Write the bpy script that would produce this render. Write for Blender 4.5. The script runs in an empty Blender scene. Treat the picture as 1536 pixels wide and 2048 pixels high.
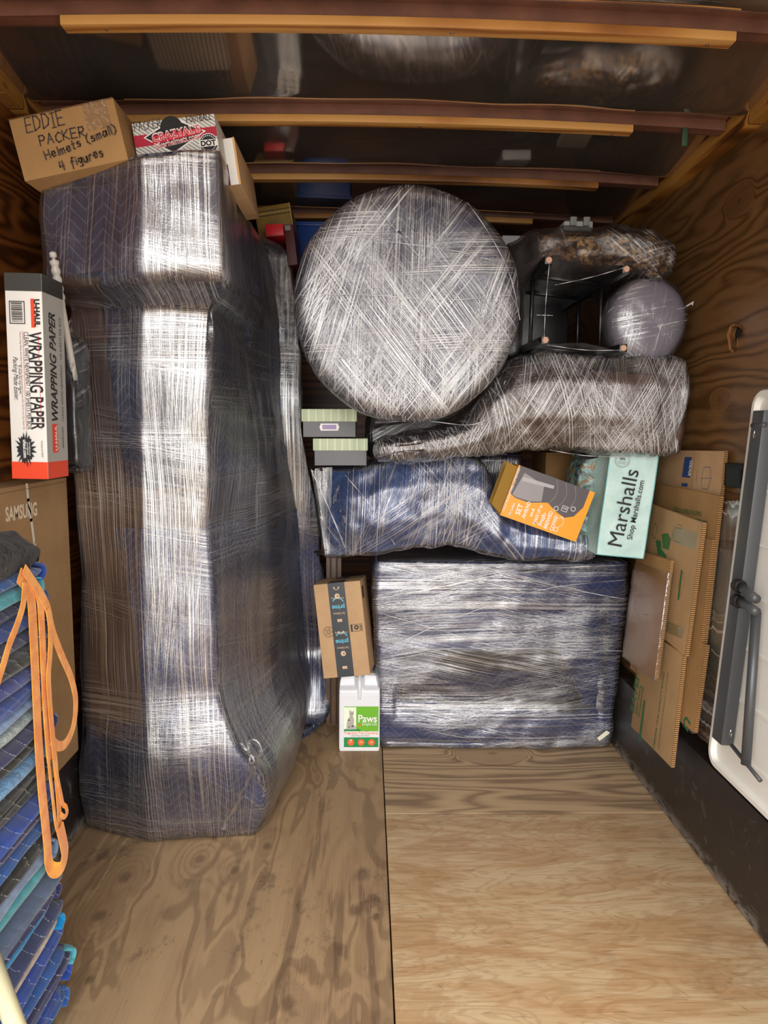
import bpy, bmesh, math, random
from mathutils import Vector, Matrix, noise, Euler
random.seed(7)
SC = bpy.context.scene; COL = SC.collection
# ---------------------------------------------------------------- camera, sky, exposure
CX, CY, FPX = 768.0, 1024.0, 1420.0
EYE = Vector((0, 0, 1.4))
PITCH, YAW, ROLL = math.radians(-6.9), math.radians(-1.41), math.radians(0.55)
cam_d = bpy.data.cameras.new('camera'); cam = bpy.data.objects.new('camera', cam_d); COL.objects.link(cam)
cam.matrix_world = Matrix.Translation(EYE) @ Matrix.Rotation(YAW, 4, 'Z') @ Matrix.Rotation(math.pi/2+PITCH, 4, 'X') @ Matrix.Rotation(ROLL, 4, 'Z')
cam_d.sensor_fit = 'VERTICAL'; cam_d.sensor_height = 36; cam_d.lens = 36*FPX/2048; cam_d.clip_start = .05
SC.camera = cam
SC.view_settings.view_transform = 'Standard'; SC.view_settings.look = 'None'
SC.view_settings.gamma = 1; SC.view_settings.exposure = 0.75; SC.view_settings.use_curve_mapping = False
SC.cycles.use_denoising = True
SC.cycles.use_adaptive_sampling = True; SC.cycles.adaptive_threshold = .03
SC.cycles.max_bounces = 6; SC.cycles.diffuse_bounces = 4; SC.cycles.glossy_bounces = 3; SC.cycles.transparent_max_bounces = 8; SC.cycles.time_limit = 1200
SC.cycles.sample_clamp_indirect = 6
W = bpy.data.worlds.new('sky'); SC.world = W; W.use_nodes = True
wn = W.node_tree; wn.nodes.clear()
wo = wn.nodes.new('ShaderNodeOutputWorld'); wb = wn.nodes.new('ShaderNodeBackground')
wt = wn.nodes.new('ShaderNodeTexCoord'); wsx = wn.nodes.new('ShaderNodeSeparateXYZ'); wr = wn.nodes.new('ShaderNodeValToRGB')
wn.links.new(wt.outputs['Generated'], wsx.inputs[0]); wn.links.new(wsx.outputs['Z'], wr.inputs[0])
wm = wn.nodes.new('ShaderNodeMath'); wm.operation = 'MULTIPLY_ADD'; wm.inputs[1].default_value = .5; wm.inputs[2].default_value = .5
wn.links.new(wsx.outputs['Z'], wm.inputs[0]); wn.links.new(wm.outputs[0], wr.inputs[0])
e = wr.color_ramp.elements; e[0].position = .44; e[0].color = (.42, .40, .37, 1); e[1].position = .5; e[1].color = (.62, .60, .57, 1)
k = wr.color_ramp.elements.new(.54); k.color = (1, .98, .96, 1); k = wr.color_ramp.elements.new(.8); k.color = (.92, .97, 1, 1)
wn.links.new(wr.outputs[0], wb.inputs[0]); wb.inputs[1].default_value = 5.2; wn.links.new(wb.outputs[0], wo.inputs[0])
pl = bpy.data.lights.new('door_opening_portal', 'AREA'); pl.shape = 'RECTANGLE'; pl.size = 2.3; pl.size_y = 2.4; pl.cycles.is_portal = True
po = bpy.data.objects.new('door_opening_portal', pl); COL.objects.link(po)
po.location = (.06, -.5, 1.2); po.rotation_euler = (math.pi/2, 0, 0)

# ---------------------------------------------------------------- picture <-> place
CM = cam.matrix_world.copy(); CI = CM.inverted()
def ray(px, py):
    return (CM.to_3x3() @ Vector(((px-CX)/FPX, -(py-CY)/FPX, -1))).normalized()
def at(px, py, Y=None, X=None, Z=None):
    d = ray(px, py)
    t = (Y-EYE.y)/d.y if Y is not None else (X-EYE.x)/d.x if X is not None else (Z-EYE.z)/d.z
    return EYE + d*t
def proj(v):
    c = CI @ v
    return (CX - c.x/c.z*FPX, CY + c.y/c.z*FPX)
def inpoly(p, poly):
    x, y = p; r = False; j = len(poly)-1
    for i in range(len(poly)):
        xi, yi = poly[i]; xj, yj = poly[j]
        if (yi > y) != (yj > y) and x < (xj-xi)*(y-yi)/(yj-yi)+xi: r = not r
        j = i
    return r

# ---------------------------------------------------------------- node expressions
class V:
    def __init__(s, g, o): s.g = g; s.o = o
    def __add__(s, b): return s.g.m('ADD', s, b)
    __radd__ = __add__
    def __sub__(s, b): return s.g.m('SUBTRACT', s, b)
    def __rsub__(s, b): return s.g.m('SUBTRACT', b, s)
    def __mul__(s, b): return s.g.m('MULTIPLY', s, b)
    __rmul__ = __mul__
    def __truediv__(s, b): return s.g.m('DIVIDE', s, b)
class G:
    def __init__(s, name):
        s.mat = bpy.data.materials.new(name); s.mat.use_nodes = True; s.t = s.mat.node_tree; s.t.nodes.clear()
        s.out = s.t.nodes.new('ShaderNodeOutputMaterial')
    def n(s, t): return s.t.nodes.new(t)
    def put(s, sock, v):
        if isinstance(v, V): s.t.links.new(v.o, sock)
        elif isinstance(v, (tuple, list)): sock.default_value = tuple(v)+((1,) if len(v) == 3 and len(sock.default_value) == 4 else ())
        else: sock.default_value = v
    def m(s, op, a, b=0.0, c=None):
        n = s.n('ShaderNodeMath'); n.operation = op; s.put(n.inputs[0], a); s.put(n.inputs[1], b)
        if c is not None: s.put(n.inputs[2], c)
        return V(s, n.outputs[0])
    def coord(s, kind='Object'):
        n = s.n('ShaderNodeTexCoord'); return V(s, n.outputs[kind])
    def sep(s, v):
        n = s.n('ShaderNodeSeparateXYZ'); s.put(n.inputs[0], v); return [V(s, n.outputs[i]) for i in range(3)]
    def vec(s, x, y, z=0.0):
        n = s.n('ShaderNodeCombineXYZ')
        for i, q in enumerate((x, y, z)): s.put(n.inputs[i], q)
        return V(s, n.outputs[0])
    def noise(s, v, scale, detail=3, rough=.5, dist=0, color=False):
        n = s.n('ShaderNodeTexNoise'); s.put(n.inputs['Vector'], v); s.put(n.inputs['Scale'], scale)
        n.inputs['Detail'].default_value = detail; n.inputs['Roughness'].default_value = rough; n.inputs['Distortion'].default_value = dist
        return V(s, n.outputs['Color' if color else 'Fac'])
    def step(s, v, lo, hi, a=0.0, b=1.0):
        n = s.n('ShaderNodeMapRange'); n.interpolation_type = 'SMOOTHSTEP'
        for i, q in enumerate((v, lo, hi, a, b)): s.put(n.inputs[i], q)
        return V(s, n.outputs[0])
    def ramp(s, v, els):
        n = s.n('ShaderNodeValToRGB'); s.put(n.inputs[0], v); r = n.color_ramp
        while len(r.elements) < len(els): r.elements.new(.5)
        for e, (p, c) in zip(r.elements, els): e.position = p; e.color = tuple(c)+(1,)
        return V(s, n.outputs[0])
    def mix(s, f, a, b, mode='MIX'):
        n = s.n('ShaderNodeMix'); n.data_type = 'RGBA'; n.blend_type = mode; s.put(n.inputs[0], f); s.put(n.inputs[6], a); s.put(n.inputs[7], b)
        return V(s, n.outputs[2])
    def bump(s, h, strength=.5, dist=.002):
        n = s.n('ShaderNodeBump'); s.put(n.inputs['Height'], h); s.put(n.inputs['Strength'], strength); n.inputs['Distance'].default_value = dist
        return V(s, n.outputs[0])
    def pbr(s, col, rough=.5, metal=0, normal=None, spec=.5, **kw):
        n = s.n('ShaderNodeBsdfPrincipled'); s.put(n.inputs['Base Color'], col); s.put(n.inputs['Roughness'], rough)
        s.put(n.inputs['Metallic'], metal); s.put(n.inputs['Specular IOR Level'], spec)
        if normal is not None: s.put(n.inputs['Normal'], normal)
        for k, q in kw.items(): s.put(n.inputs[k.replace('_', ' ')], q)
        return V(s, n.outputs[0])
    def mixsh(s, f, a, b):
        n = s.n('ShaderNodeMixShader'); s.put(n.inputs[0], f); s.put(n.inputs[1], a); s.put(n.inputs[2], b); return V(s, n.outputs[0])
    def done(s, sh): s.t.links.new(sh.o, s.out.inputs[0]); return s.mat
def lin(h):
    h = h.lstrip('#'); c = [int(h[i:i+2], 16)/255 for i in (0, 2, 4)]
    return tuple(x/12.92 if x <= .04045 else ((x+.055)/1.055)**2.4 for x in c)
_pm = {}
def plain(name, h, rough=.6, metal=0, bump=0, bs=200, spec=.5, var=0.0, **kw):
    if name in _pm: return _pm[name]
    g = G(name); c = lin(h); co = g.coord()
    nrm = g.bump(g.noise(co, bs, 3), bump, .001) if bump else None
    if var:
        f = g.noise(co, 9, 4); c = g.mix(g.step(f, .3, .7), [q*(1-var) for q in c], [min(1, q*(1+var)) for q in c])
    _pm[name] = g.done(g.pbr(c, rough, metal, nrm, spec, **kw)); return _pm[name]
def wood(name, cols, axis='X', freq=26, rough=.55, knots=(), stretch=.12, dist=.10, spec=.4, stains=None, ringf=150, contrast=(.3, .7), fine=.35, rw=1.0):
    g = G(name); co = g.coord(); x, y, z = g.sep(co)
    a, b = {'X': (x, y), 'Y': (y, x), 'XZ': (x, z), 'YZ': (y, z)}[axis]
    base = g.vec(a*stretch, b, 0.0)
    warp = (g.noise(base, 3.2, 3, .55) - .5)*(dist*10)
    fld = b*freq + warp*freq*.35
    for (ka, kb, r) in knots:
        da = (a-ka)*.55; db = b-kb
        d = g.m('SQRT', da*da+db*db)
        fall = g.m('EXPONENT', (d*d)*(-1/(r*r)))
        fld = fld + (d*(freq*2.6)-fld)*fall
    ring = g.m('SINE', (fld+(g.noise(base, 11, 3)-.5)*1.6)*3.0)*.5+.5
    ring = g.m('POWER', ring, .7)
    fn = g.noise(g.vec(a*5, b*ringf, 0.0), 1, 3, .6)
    big = g.noise(g.vec(a*.6, b*1.6, 3.0), 2.6, 4, .6)
    f = ring*(.62-fine*.4)*rw+fn*fine+big*.5-.12+(1-rw)*.22
    col = g.ramp(g.step(f, contrast[0], contrast[1]), cols)
    for (ka, kb, r) in knots:
        da = (a-ka)*.7; db = b-kb
        d = g.m('SQRT', da*da+db*db)+(g.noise(g.vec(a, b, 0.0), 25, 2)-.5)*r*.25
        col = g.mix(g.step(d, r*.12, r*.42, .55, 0.0), col, cols[0][1])
    if stains: col = stains(g, col, x, y, z, a, b)
    h = f*.6+fn*.4
    return g.done(g.pbr(col, rough, 0, g.bump(h, .35, .0015), spec))

# ---------------------------------------------------------------- object helpers
def tag(o, label=None, cat=None, group=None, kind=None):
    for k, v in (('label', label), ('category', cat), ('group', group), ('kind', kind)):
        if v: o[k] = v
    return o
def empty(name, loc, label, cat, group=None, M=None):
    o = bpy.data.objects.new(name, None); COL.objects.link(o); o.empty_display_size = .05
    o.matrix_world = M if M is not None else Matrix.Translation(loc)
    return tag(o, label, cat, group)
def mesh(name, verts, faces, mat, parent=None, smooth=False, world=True, uvbox=False, fmats=None, recalc=False):
    """verts in world space (world=True) or in the parent's space"""
    if parent is not None and world:
        I = parent.matrix_world.inverted()
        if parent.parent is not None: I = (parent.parent.matrix_world @ parent.matrix_basis).inverted()
        lv = [I @ Vector(v) for v in verts]
    else: lv = [Vector(v) for v in verts]
    me = bpy.data.meshes.new(name); me.from_pydata(lv, [], faces)
    for q in (mat if isinstance(mat, (list, tuple)) else [mat]): me.materials.append(q)
    if fmats:
        for p, i in zip(me.polygons, fmats): p.material_index = i
    if smooth:
        for p in me.polygons: p.use_smooth = True
    if recalc:
        bm = bmesh.new(); bm.from_mesh(me); bmesh.ops.recalc_face_normals(bm, faces=bm.faces); bm.to_mesh(me); bm.free()
    if uvbox:
        uv = me.uv_layers.new(name='UVMap')
        for p in me.polygons:
            n = p.normal; ax, ay, az = abs(n.x), abs(n.y), abs(n.z)
            for li in p.loop_indices:
                v = Vector(verts[me.loops[li].vertex_index])
                uv.data[li].uv = (v.x, v.z) if ay >= ax*.75 and ay >= az*.9 else ((v.y, v.z) if ax >= az else (v.x, v.y))
    o = bpy.data.objects.new(name, me); COL.objects.link(o)
    if parent is not None: o.parent = parent
    return o
def box_vf(x0, x1, y0, y1, z0, z1):
    v = [(x, y, z) for z in (z0, z1) for y in (y0, y1) for x in (x0, x1)]
    return v, [(0, 2, 3, 1), (4, 5, 7, 6), (0, 1, 5, 4), (2, 6, 7, 3), (0, 4, 6, 2), (1, 3, 7, 5)]
def bevel(o, w=.004, seg=2):
    bm = bmesh.new(); bm.from_mesh(o.data)
    bmesh.ops.bevel(bm, geom=bm.edges[:], offset=w, segments=seg, profile=.6, affect='EDGES', clamp_overlap=True)
    bm.to_mesh(o.data); bm.free()
    for p in o.data.polygons: p.use_smooth = seg > 1
    if seg > 1: o.data.set_sharp_from_angle(angle=math.radians(35))
    return o
def box(name, x0, x1, y0, y1, z0, z1, mat, parent=None, world=True, bev=0, seg=2):
    v, f = box_vf(x0, x1, y0, y1, z0, z1); o = mesh(name, v, f, mat, parent, world=world)
    return bevel(o, bev, seg) if bev else o
def tube_vf(path, r, n=8, closed=False, flat=None):
    """round tube along a path; r a number or list"""
    P = [Vector(p) for p in path]; vs = []; fs = []; m = len(P); up = Vector((.31, .17, .93)).normalized()
    for i, p in enumerate(P):
        t = (P[min(i+1, m-1)]-P[max(i-1, 0)]).normalized(); a = t.cross(up)
        if a.length < .05: a = t.cross(Vector((1, 0, 0)))
        a.normalize(); b = t.cross(a); rr = r[i] if isinstance(r, (list, tuple)) else r
        for k in range(n):
            th = 2*math.pi*k/n; vs.append(p+a*math.cos(th)*rr+b*math.sin(th)*rr*(flat or 1))
    for i in range(m-1):
        for k in range(n):
            fs.append((i*n+k, i*n+(k+1) % n, (i+1)*n+(k+1) % n, (i+1)*n+k))
    fs.append(tuple(range(n-1, -1, -1))); fs.append(tuple((m-1)*n+k for k in range(n)))
    return vs, fs
def tube(name, path, r, mat, parent=None, n=8, flat=None, world=True):
    v, f = tube_vf(path, r, n, flat=flat); return mesh(name, v, f, mat, parent, smooth=True, world=world, recalc=True)
def merge(lst):
    V_, F_ = [], []
    for v, f in lst:
        o = len(V_); V_ += list(v); F_ += [tuple(i+o for i in q) for q in f]
    return V_, F_
def catmull(P, n):
    P = [Vector(p) for p in P]; out = []; m = len(P)-1
    for k in range(n+1):
        t = k/n*m; i = min(int(t), m-1); u = t-i
        a, b, c, d = P[max(i-1, 0)], P[i], P[i+1], P[min(i+2, m)]
        out.append(.5*((2*b)+(c-a)*u+(2*a-5*b+4*c-d)*u*u+(3*b-a-3*c+d)*u**3))
    return out
def lathe_vf(prof, n=32, M=Matrix.Identity(4)):
    """profile [(r, h)] about local z"""
    vs = []; fs = []
    for (r, h) in prof:
        for k in range(n):
            t = 2*math.pi*k/n; vs.append(M @ Vector((r*math.cos(t), r*math.sin(t), h)))
    for i in range(len(prof)-1):
        for k in range(n): fs.append((i*n+k, i*n+(k+1) % n, (i+1)*n+(k+1) % n, (i+1)*n+k))
    fs.append(tuple(range(n-1, -1, -1))); fs.append(tuple((len(prof)-1)*n+k for k in range(n)))
    return vs, fs

# ---- soft bundles: a loft of closed sections
def ring(ctrl, sub=8, it=2):
    P = []
    for i in range(len(ctrl)):
        a = Vector(ctrl[i]); b = Vector(ctrl[(i+1) % len(ctrl)])
        for k in range(sub): P.append(a.lerp(b, k/sub))
    for _ in range(it):
        Q = []
        for i in range(len(P)):
            a, b = P[i], P[(i+1) % len(P)]; Q += [a*.75+b*.25, a*.25+b*.75]
        P = Q
    return P
def loft_grid(levels, nv, sub=8, it=2, cap=.05, capsteps=5):
    R = [ring(l, sub, it) for l in levels]; n = len(R[0])
    rows = []
    cols = [catmull([r[k] for r in R], nv) for k in range(n)]
    for j in range(nv+1): rows.append([cols[k][j] for k in range(n)])
    def capoff(row, nxt):
        c = sum(row, Vector())/n; cn = sum(nxt, Vector())/n; a = (c-cn).normalized(); out = []
        rad = sum((p-c).length for p in row)/n
        for s in range(1, capsteps+1):
            th = s/capsteps*math.pi/2; ins = 1-(cap/rad)*(1-math.cos(th))
            out.append([c+(p-c)*ins+a*cap*(math.sin(th)-1) for p in row])
        last = out[-1]; k0 = 1-(cap/rad)
        for s in (.8, .6, .4, .2, .05):
            out.append([c+(p-c)*(k0*s) for p in row])
        return out
    def shrink(row, nxt):
        c = sum(row, Vector())/n; cn = sum(nxt, Vector())/n; a = (c-cn).normalized(); return [p-a*cap for p in row]
    # pull the two end rows in by the cap radius, then round over
    if cap > 0:
        A = capoff(rows[0], rows[2]); B = capoff(rows[-1], rows[-3])
        rows[0] = shrink(rows[0], rows[2]); rows[-1] = shrink(rows[-1], rows[-3])
        rows = A[::-1]+rows+B
    return rows
def grid_vf(rows, closed=True):
    n = len(rows[0]); vs = [p for r in rows for p in r]; fs = []
    for j in range(len(rows)-1):
        for k in range(n if closed else n-1):
            fs.append((j*n+k, j*n+(k+1) % n, (j+1)*n+(k+1) % n, (j+1)*n+k))
    if closed:
        fs.append(tuple(range(n-1, -1, -1))); fs.append(tuple((len(rows)-1)*n+k for k in range(n)))
    return vs, fs
def normals(vs, fs):
    N = [Vector() for _ in vs]
    for f in fs:
        if len(f) > 4: continue
        nn = (vs[f[2]]-vs[f[0]]).cross(vs[f[3]]-vs[f[1]])
        for i in f: N[i] += nn
    c = sum(vs, Vector())/len(vs)
    s = sum(1 if N[i].dot(vs[i]-c) > 0 else -1 for i in range(0, len(vs), 3))
    sg = 1 if s > 0 else -1
    return [(q*sg).normalized() if q.length > 0 else Vector((0, -1, 0)) for q in N]
def lumps(vs, N, amp, freq, seed=0, stretch=(1, 1, 1), ridged=False):
    o = []
    for v, q in zip(vs, N):
        p = Vector((v.x*stretch[0], v.y*stretch[1], v.z*stretch[2]))*freq+Vector((seed*7.3, seed*3.1, seed*1.7))
        h = noise.fractal(p, 1.0, 2.0, 3)
        if ridged: h = (1-abs(h)*2)
        o.append(v+q*(h*amp))
    return o
class Soft:
    """a padded thing: base surface, patches lying on it, film around it"""
    def __init__(s, root, levels, nv=60, sub=8, it=2, cap=.05, amp=.008, freq=5, seed=1, st=(1, 1, 1), relief=None):
        s.root = root
        s.vs, s.fs = grid_vf(loft_grid(levels, nv, sub, it, cap)); s.N = normals(s.vs, s.fs)
        s.vs = lumps(s.vs, s.N, amp, freq, seed, st)
        if relief: s.vs = [v+n_*relief(v, *proj(v)) for v, n_ in zip(s.vs, s.N)]
        s.N = normals(s.vs, s.fs); s.seed = seed
    def base(s, name, mat): return mesh(name, s.vs, s.fs, mat, s.root, smooth=True, uvbox=True, recalc=True)
    def patch(s, name, mat, poly, off=.004, front=True, test=None, label=None):
        keep = []
        for f in s.fs:
            if len(f) > 4: continue
            c = sum((s.vs[i] for i in f), Vector())/len(f); n_ = sum((s.N[i] for i in f), Vector())
            if front and n_.dot(c-EYE) > 0: continue
            if test(c, n_) if test else inpoly(proj(c), poly): keep.append(f)
        ids = sorted({i for f in keep for i in f}); mp = {i: k for k, i in enumerate(ids)}
        if not keep: print('EMPTY PATCH', name); return None
        vs = [s.vs[i]+s.N[i]*off for i in ids]; fs = [tuple(mp[i] for i in f) for f in keep]
        o = mesh(name, vs, fs, mat, s.root, smooth=True, uvbox=True)
        m = o.modifiers.new('thickness', 'SOLIDIFY'); m.thickness = off*.9; m.offset = -1
        if label: o['label'] = label
        return o
    def film(s, mat, off=.010, amp=.003, freq=22, st=(1, 1, 1), name='stretch_wrap', low=None):
        vs = [v+q*off for v, q in zip(s.vs, s.N)]
        vs = lumps(vs, s.N, amp*.7, freq, s.seed+5, st); vs = [v+q*amp*.5 for v, q in zip(vs, s.N)]
        if low is not None: vs = [Vector((v.x, v.y, max(v.z, low))) for v in vs]
        return mesh(name, vs, s.fs, mat, s.root, smooth=True, uvbox=True, recalc=True)
def ribbon_vf(pts, w, side, thick=.0015):
    """flat strip along pts; side(i, tangent) gives the width direction"""
    P = [Vector(p) for p in pts]; vs = []; fs = []
    for i, p in enumerate(P):
        t = (P[min(i+1, len(P)-1)]-P[max(i-1, 0)]).normalized(); s_ = side(i, t).normalized(); n_ = t.cross(s_).normalized()
        ww = (w[i] if isinstance(w, list) else w)/2
        vs += [p-s_*ww-n_*thick, p+s_*ww-n_*thick, p+s_*ww+n_*thick, p-s_*ww+n_*thick]
    for i in range(len(P)-1):
        for k in range(4): fs.append((i*4+k, i*4+(k+1) % 4, (i+1)*4+(k+1) % 4, (i+1)*4+k))
    fs += [(3, 2, 1, 0), tuple((len(P)-1)*4+k for k in range(4))]
    return vs, fs

# ---- boxes placed by three corners of their front face
def frame3(tl, tr, bl):
    u = (tr-tl); w = u.length; u.normalize(); d = bl-tl; d = d-u*d.dot(u); h = d.length; up = -d.normalized()
    n_ = up.cross(u)          # points away from the viewer side: y axis (u x n = up)
    n_ = u.cross(up)*-1
    O = tl+(tr-tl)*.5-up*h
    M = Matrix((( u.x, n_.x, up.x, O.x), (u.y, n_.y, up.y, O.y), (u.z, n_.z, up.z, O.z), (0, 0, 0, 1)))
    return M, w, h
class Face:
    def __init__(s, root, M, w, h): s.root = root; s.M = M; s.w = w; s.h = h; s.acc = {}; s.k = 0
    def uv(s, px, py):
        I = (s.root.matrix_world @ s.M).inverted(); o = I @ EYE; d = (I.to_3x3() @ ray(px, py)); t = -o.z/d.z; p = o+d*t; return (p.x, p.y)
    def add(s, name, mat, vs2, fs, lift=None):
        s.k += 1; z = (.0006+.00012*s.k) if lift is None else lift
        a = s.acc.setdefault((name, mat.name), [mat, [], []]); o = len(a[1])
        a[1] += [s.M @ Vector((p[0], p[1], z)) for p in vs2]; a[2] += [tuple(i+o for i in f) for f in fs]
    def poly(s, name, mat, pts, lift=None): s.add(name, mat, pts, [tuple(range(len(pts)))], lift)
    def rect(s, name, mat, x0, y0, x1, y1, lift=None): s.poly(name, mat, [(x0, y0), (x1, y0), (x1, y1), (x0, y1)], lift)
    def ppoly(s, name, mat, pts, lift=None): s.poly(name, mat, [s.uv(*p) for p in pts], lift)
    def ring(s, name, mat, cx, cy, r0, r1, n=32, sx=1, a0=0, a1=2*math.pi):
        vs = []; fs = []
        for k in range(n+1):
            t = a0+(a1-a0)*k/n; vs += [(cx+r0*math.cos(t)*sx, cy+r0*math.sin(t)), (cx+r1*math.cos(t)*sx, cy+r1*math.sin(t))]
        for k in range(n): fs.append((2*k, 2*k+1, 2*k+3, 2*k+2))
        s.add(name, mat, vs, fs)
    def disc(s, name, mat, cx, cy, r, n=28, sx=1): s.poly(name, mat, [(cx+r*sx*math.cos(2*math.pi*k/n), cy+r*math.sin(2*math.pi*k/n)) for k in range(n)])
    def line(s, name, mat, pts, w):
        for a, b in zip(pts[:-1], pts[1:]):
            dx, dy = b[0]-a[0], b[1]-a[1]; l = math.hypot(dx, dy) or 1e-6; ex, ey = dx/l*w*.35, dy/l*w*.35; nx, ny = -dy/l*w/2, dx/l*w/2
            s.k -= 1; s.poly(name, mat, [(a[0]-ex-nx, a[1]-ey-ny), (b[0]+ex-nx, b[1]+ey-ny), (b[0]+ex+nx, b[1]+ey+ny), (a[0]-ex+nx, a[1]-ey+ny)])
        s.k += 1
    def text(s, txt, mat, p0, p1, asp=1.0, bold=0.0, shear=0.0, name='printed_text', uv=False, hw=False, pen=.004):
        a = p0 if uv else s.uv(*p0); b = p1 if uv else s.uv(*p1)
        dx, dy = b[0]-a[0], b[1]-a[1]; L = math.hypot(dx, dy); c, q = dx/L, dy/L
        if hw:
            st, width = hand(txt); k = L/width
            for line_ in st:
                s.line(name, mat, [(a[0]+(x*k*c-y*k*asp*q), a[1]+(x*k*q+y*k*asp*c)) for x, y in line_], pen)
            return
        vs, fs, width = textmesh(txt, bold, shear); k = L/width
        s.add(name, mat, [(a[0]+(x*k*c-y*k*asp*q), a[1]+(x*k*q+y*k*asp*c)) for x, y in vs], fs)
    def flush(s):
        for (name, _), (mat, vs, fs) in s.acc.items(): mesh(name, vs, fs, mat, s.root, world=False)
        s.acc = {}
_tc = {}
def textmesh(txt, bold, shear):
    key = (txt, bold, shear)
    if key in _tc: return _tc[key]
    cu = bpy.data.curves.new('t', 'FONT'); cu.body = txt; cu.size = 1; cu.offset = bold; cu.shear = shear; cu.resolution_u = 3
    ob = bpy.data.objects.new('t', cu); COL.objects.link(ob); bpy.context.view_layer.update()
    me = bpy.data.meshes.new_from_object(ob.evaluated_get(bpy.context.evaluated_depsgraph_get()))
    vs = [(v.co.x, v.co.y) for v in me.vertices]; fs = [tuple(p.vertices) for p in me.polygons]
    bpy.data.objects.remove(ob); bpy.data.curves.remove(cu); bpy.data.meshes.remove(me)
    x0 = min(v[0] for v in vs); x1 = max(v[0] for v in vs); vs = [(x-x0, y) for x, y in vs]
    _tc[key] = (vs, fs, x1-x0); return _tc[key]
HL = {'E': [[(.55,1),(0,1),(0,0),(.6,0)],[(0,.5),(.5,.5)]], 'D': [[(0,0),(0,1),(.35,.95),(.6,.6),(.5,.2),(0,0)]], 'I': [[(0,1),(.4,1)],[(.2,1),(.2,0)],[(0,0),(.4,0)]],
 'P': [[(0,0),(0,1),(.4,1),(.55,.75),(.4,.5),(0,.48)]], 'A': [[(0,0),(.3,1),(.6,0)],[(.1,.4),(.5,.4)]], 'C': [[(.6,.85),(.35,1),(.05,.7),(.05,.3),(.3,0),(.6,.15)]],
 'K': [[(0,0),(0,1)],[(.55,1),(.05,.45),(.6,0)]], 'R': [[(0,0),(0,1),(.4,1),(.5,.75),(.35,.5),(0,.48),(.6,0)]], 'H': [[(0,0),(0,1)],[(.5,1),(.5,0)],[(0,.5),(.5,.5)]],
 'e': [[(0,.3),(.4,.35),(.35,.6),(.1,.6),(0,.3),(.15,0),(.42,.1)]], 'l': [[(.05,1),(.05,0)]], 'm': [[(0,0),(0,.6)],[(0,.5),(.2,.6),(.25,0)],[(.25,.5),(.45,.6),(.5,0)]],
 't': [[(.15,1),(.15,.1),(.3,0)],[(0,.62),(.35,.62)]], 's': [[(.35,.55),(.1,.6),(.05,.4),(.35,.25),(.3,.02),(0,.05)]], '(': [[(.3,1.1),(.05,.7),(.05,.2),(.3,-.15)]],
 ')': [[(0,1.1),(.25,.7),(.25,.2),(0,-.15)]], 'a': [[(.4,.55),(.1,.6),(0,.25),(.15,0),(.38,.2),(.4,.6),(.42,0)]], '4': [[(.1,1),(.02,.45),(.5,.45)],[(.4,1),(.4,0)]],
 'f': [[(.4,.95),(.2,1),(.15,.7),(.15,-.2)],[(0,.55),(.35,.55)]], 'i': [[(.05,.55),(.05,0)],[(.05,.8),(.07,.78)]], 'g': [[(.38,.55),(.1,.6),(0,.3),(.2,.1),(.38,.3),(.38,.6),(.36,-.25),(.05,-.3)]],
 'u': [[(0,.6),(.02,.1),(.2,0),(.35,.2),(.37,.6),(.4,0)]], 'r': [[(0,.6),(.02,0)],[(.02,.4),(.2,.62),(.32,.55)]], 'F': [[(.55,1),(0,1),(0,0)],[(0,.5),(.45,.5)]],
 'O': [[(.3,1),(.05,.75),(.05,.25),(.3,0),(.55,.25),(.55,.75),(.3,1)]], 'T': [[(0,1),(.6,1)],[(.3,1),(.3,0)]], 'B': [[(0,0),(0,1),(.4,.95),(.45,.7),(.05,.5),(.5,.35),(.45,.05),(0,0)]], 'L': [[(0,1),(0,0),(.5,0)]], ' ': []}
def hand(txt):
    x = 0; out = []; rnd = random.Random(txt)
    for c in txt:
        g = HL[c]; w = max([p[0] for s_ in g for p in s_] or [.3]); dy = rnd.uniform(-.06, .06); sl = rnd.uniform(.02, .12)
        for s_ in g: out.append([(x+p[0]+p[1]*sl, p[1]+dy) for p in s_])
        x += w+.22
    return out, x-.22
class Box:
    """a carton: root Empty at the base of its front face, body mesh, Face frames for print"""
    def __init__(s, name, label, cat, tl, tr, bl, depth, mat, group=None, bev=.002, body='body', sides=None):
        M, s.w, s.h = frame3(tl, tr, bl); s.d = depth
        s.root = empty(name, None, label, cat, group, M=M); w, h, d = s.w, s.h, depth
        s.body = box(body, -w/2, w/2, 0, d, 0, h, mat, s.root, world=False, bev=bev, seg=2)
        T = lambda c0, c1, c2, o: Matrix(((c0[0], c1[0], c2[0], o[0]), (c0[1], c1[1], c2[1], o[1]), (c0[2], c1[2], c2[2], o[2]), (0, 0, 0, 1)))
        s.front = Face(s.root, T((1,0,0), (0,0,1), (0,-1,0), (-w/2, 0, 0)), w, h)
        s.right = Face(s.root, T((0,1,0), (0,0,1), (1,0,0), (w/2, 0, 0)), d, h)
        s.left = Face(s.root, T((0,-1,0), (0,0,1), (-1,0,0), (-w/2, d, 0)), d, h)
        s.top = Face(s.root, T((1,0,0), (0,1,0), (0,0,1), (-w/2, 0, h)), w, d)
        s.bottom = Face(s.root, T((1,0,0), (0,-1,0), (0,0,-1), (-w/2, d, 0)), w, d)
    def flush(s):
        for f in (s.front, s.right, s.left, s.top, s.bottom): f.flush()
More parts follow.
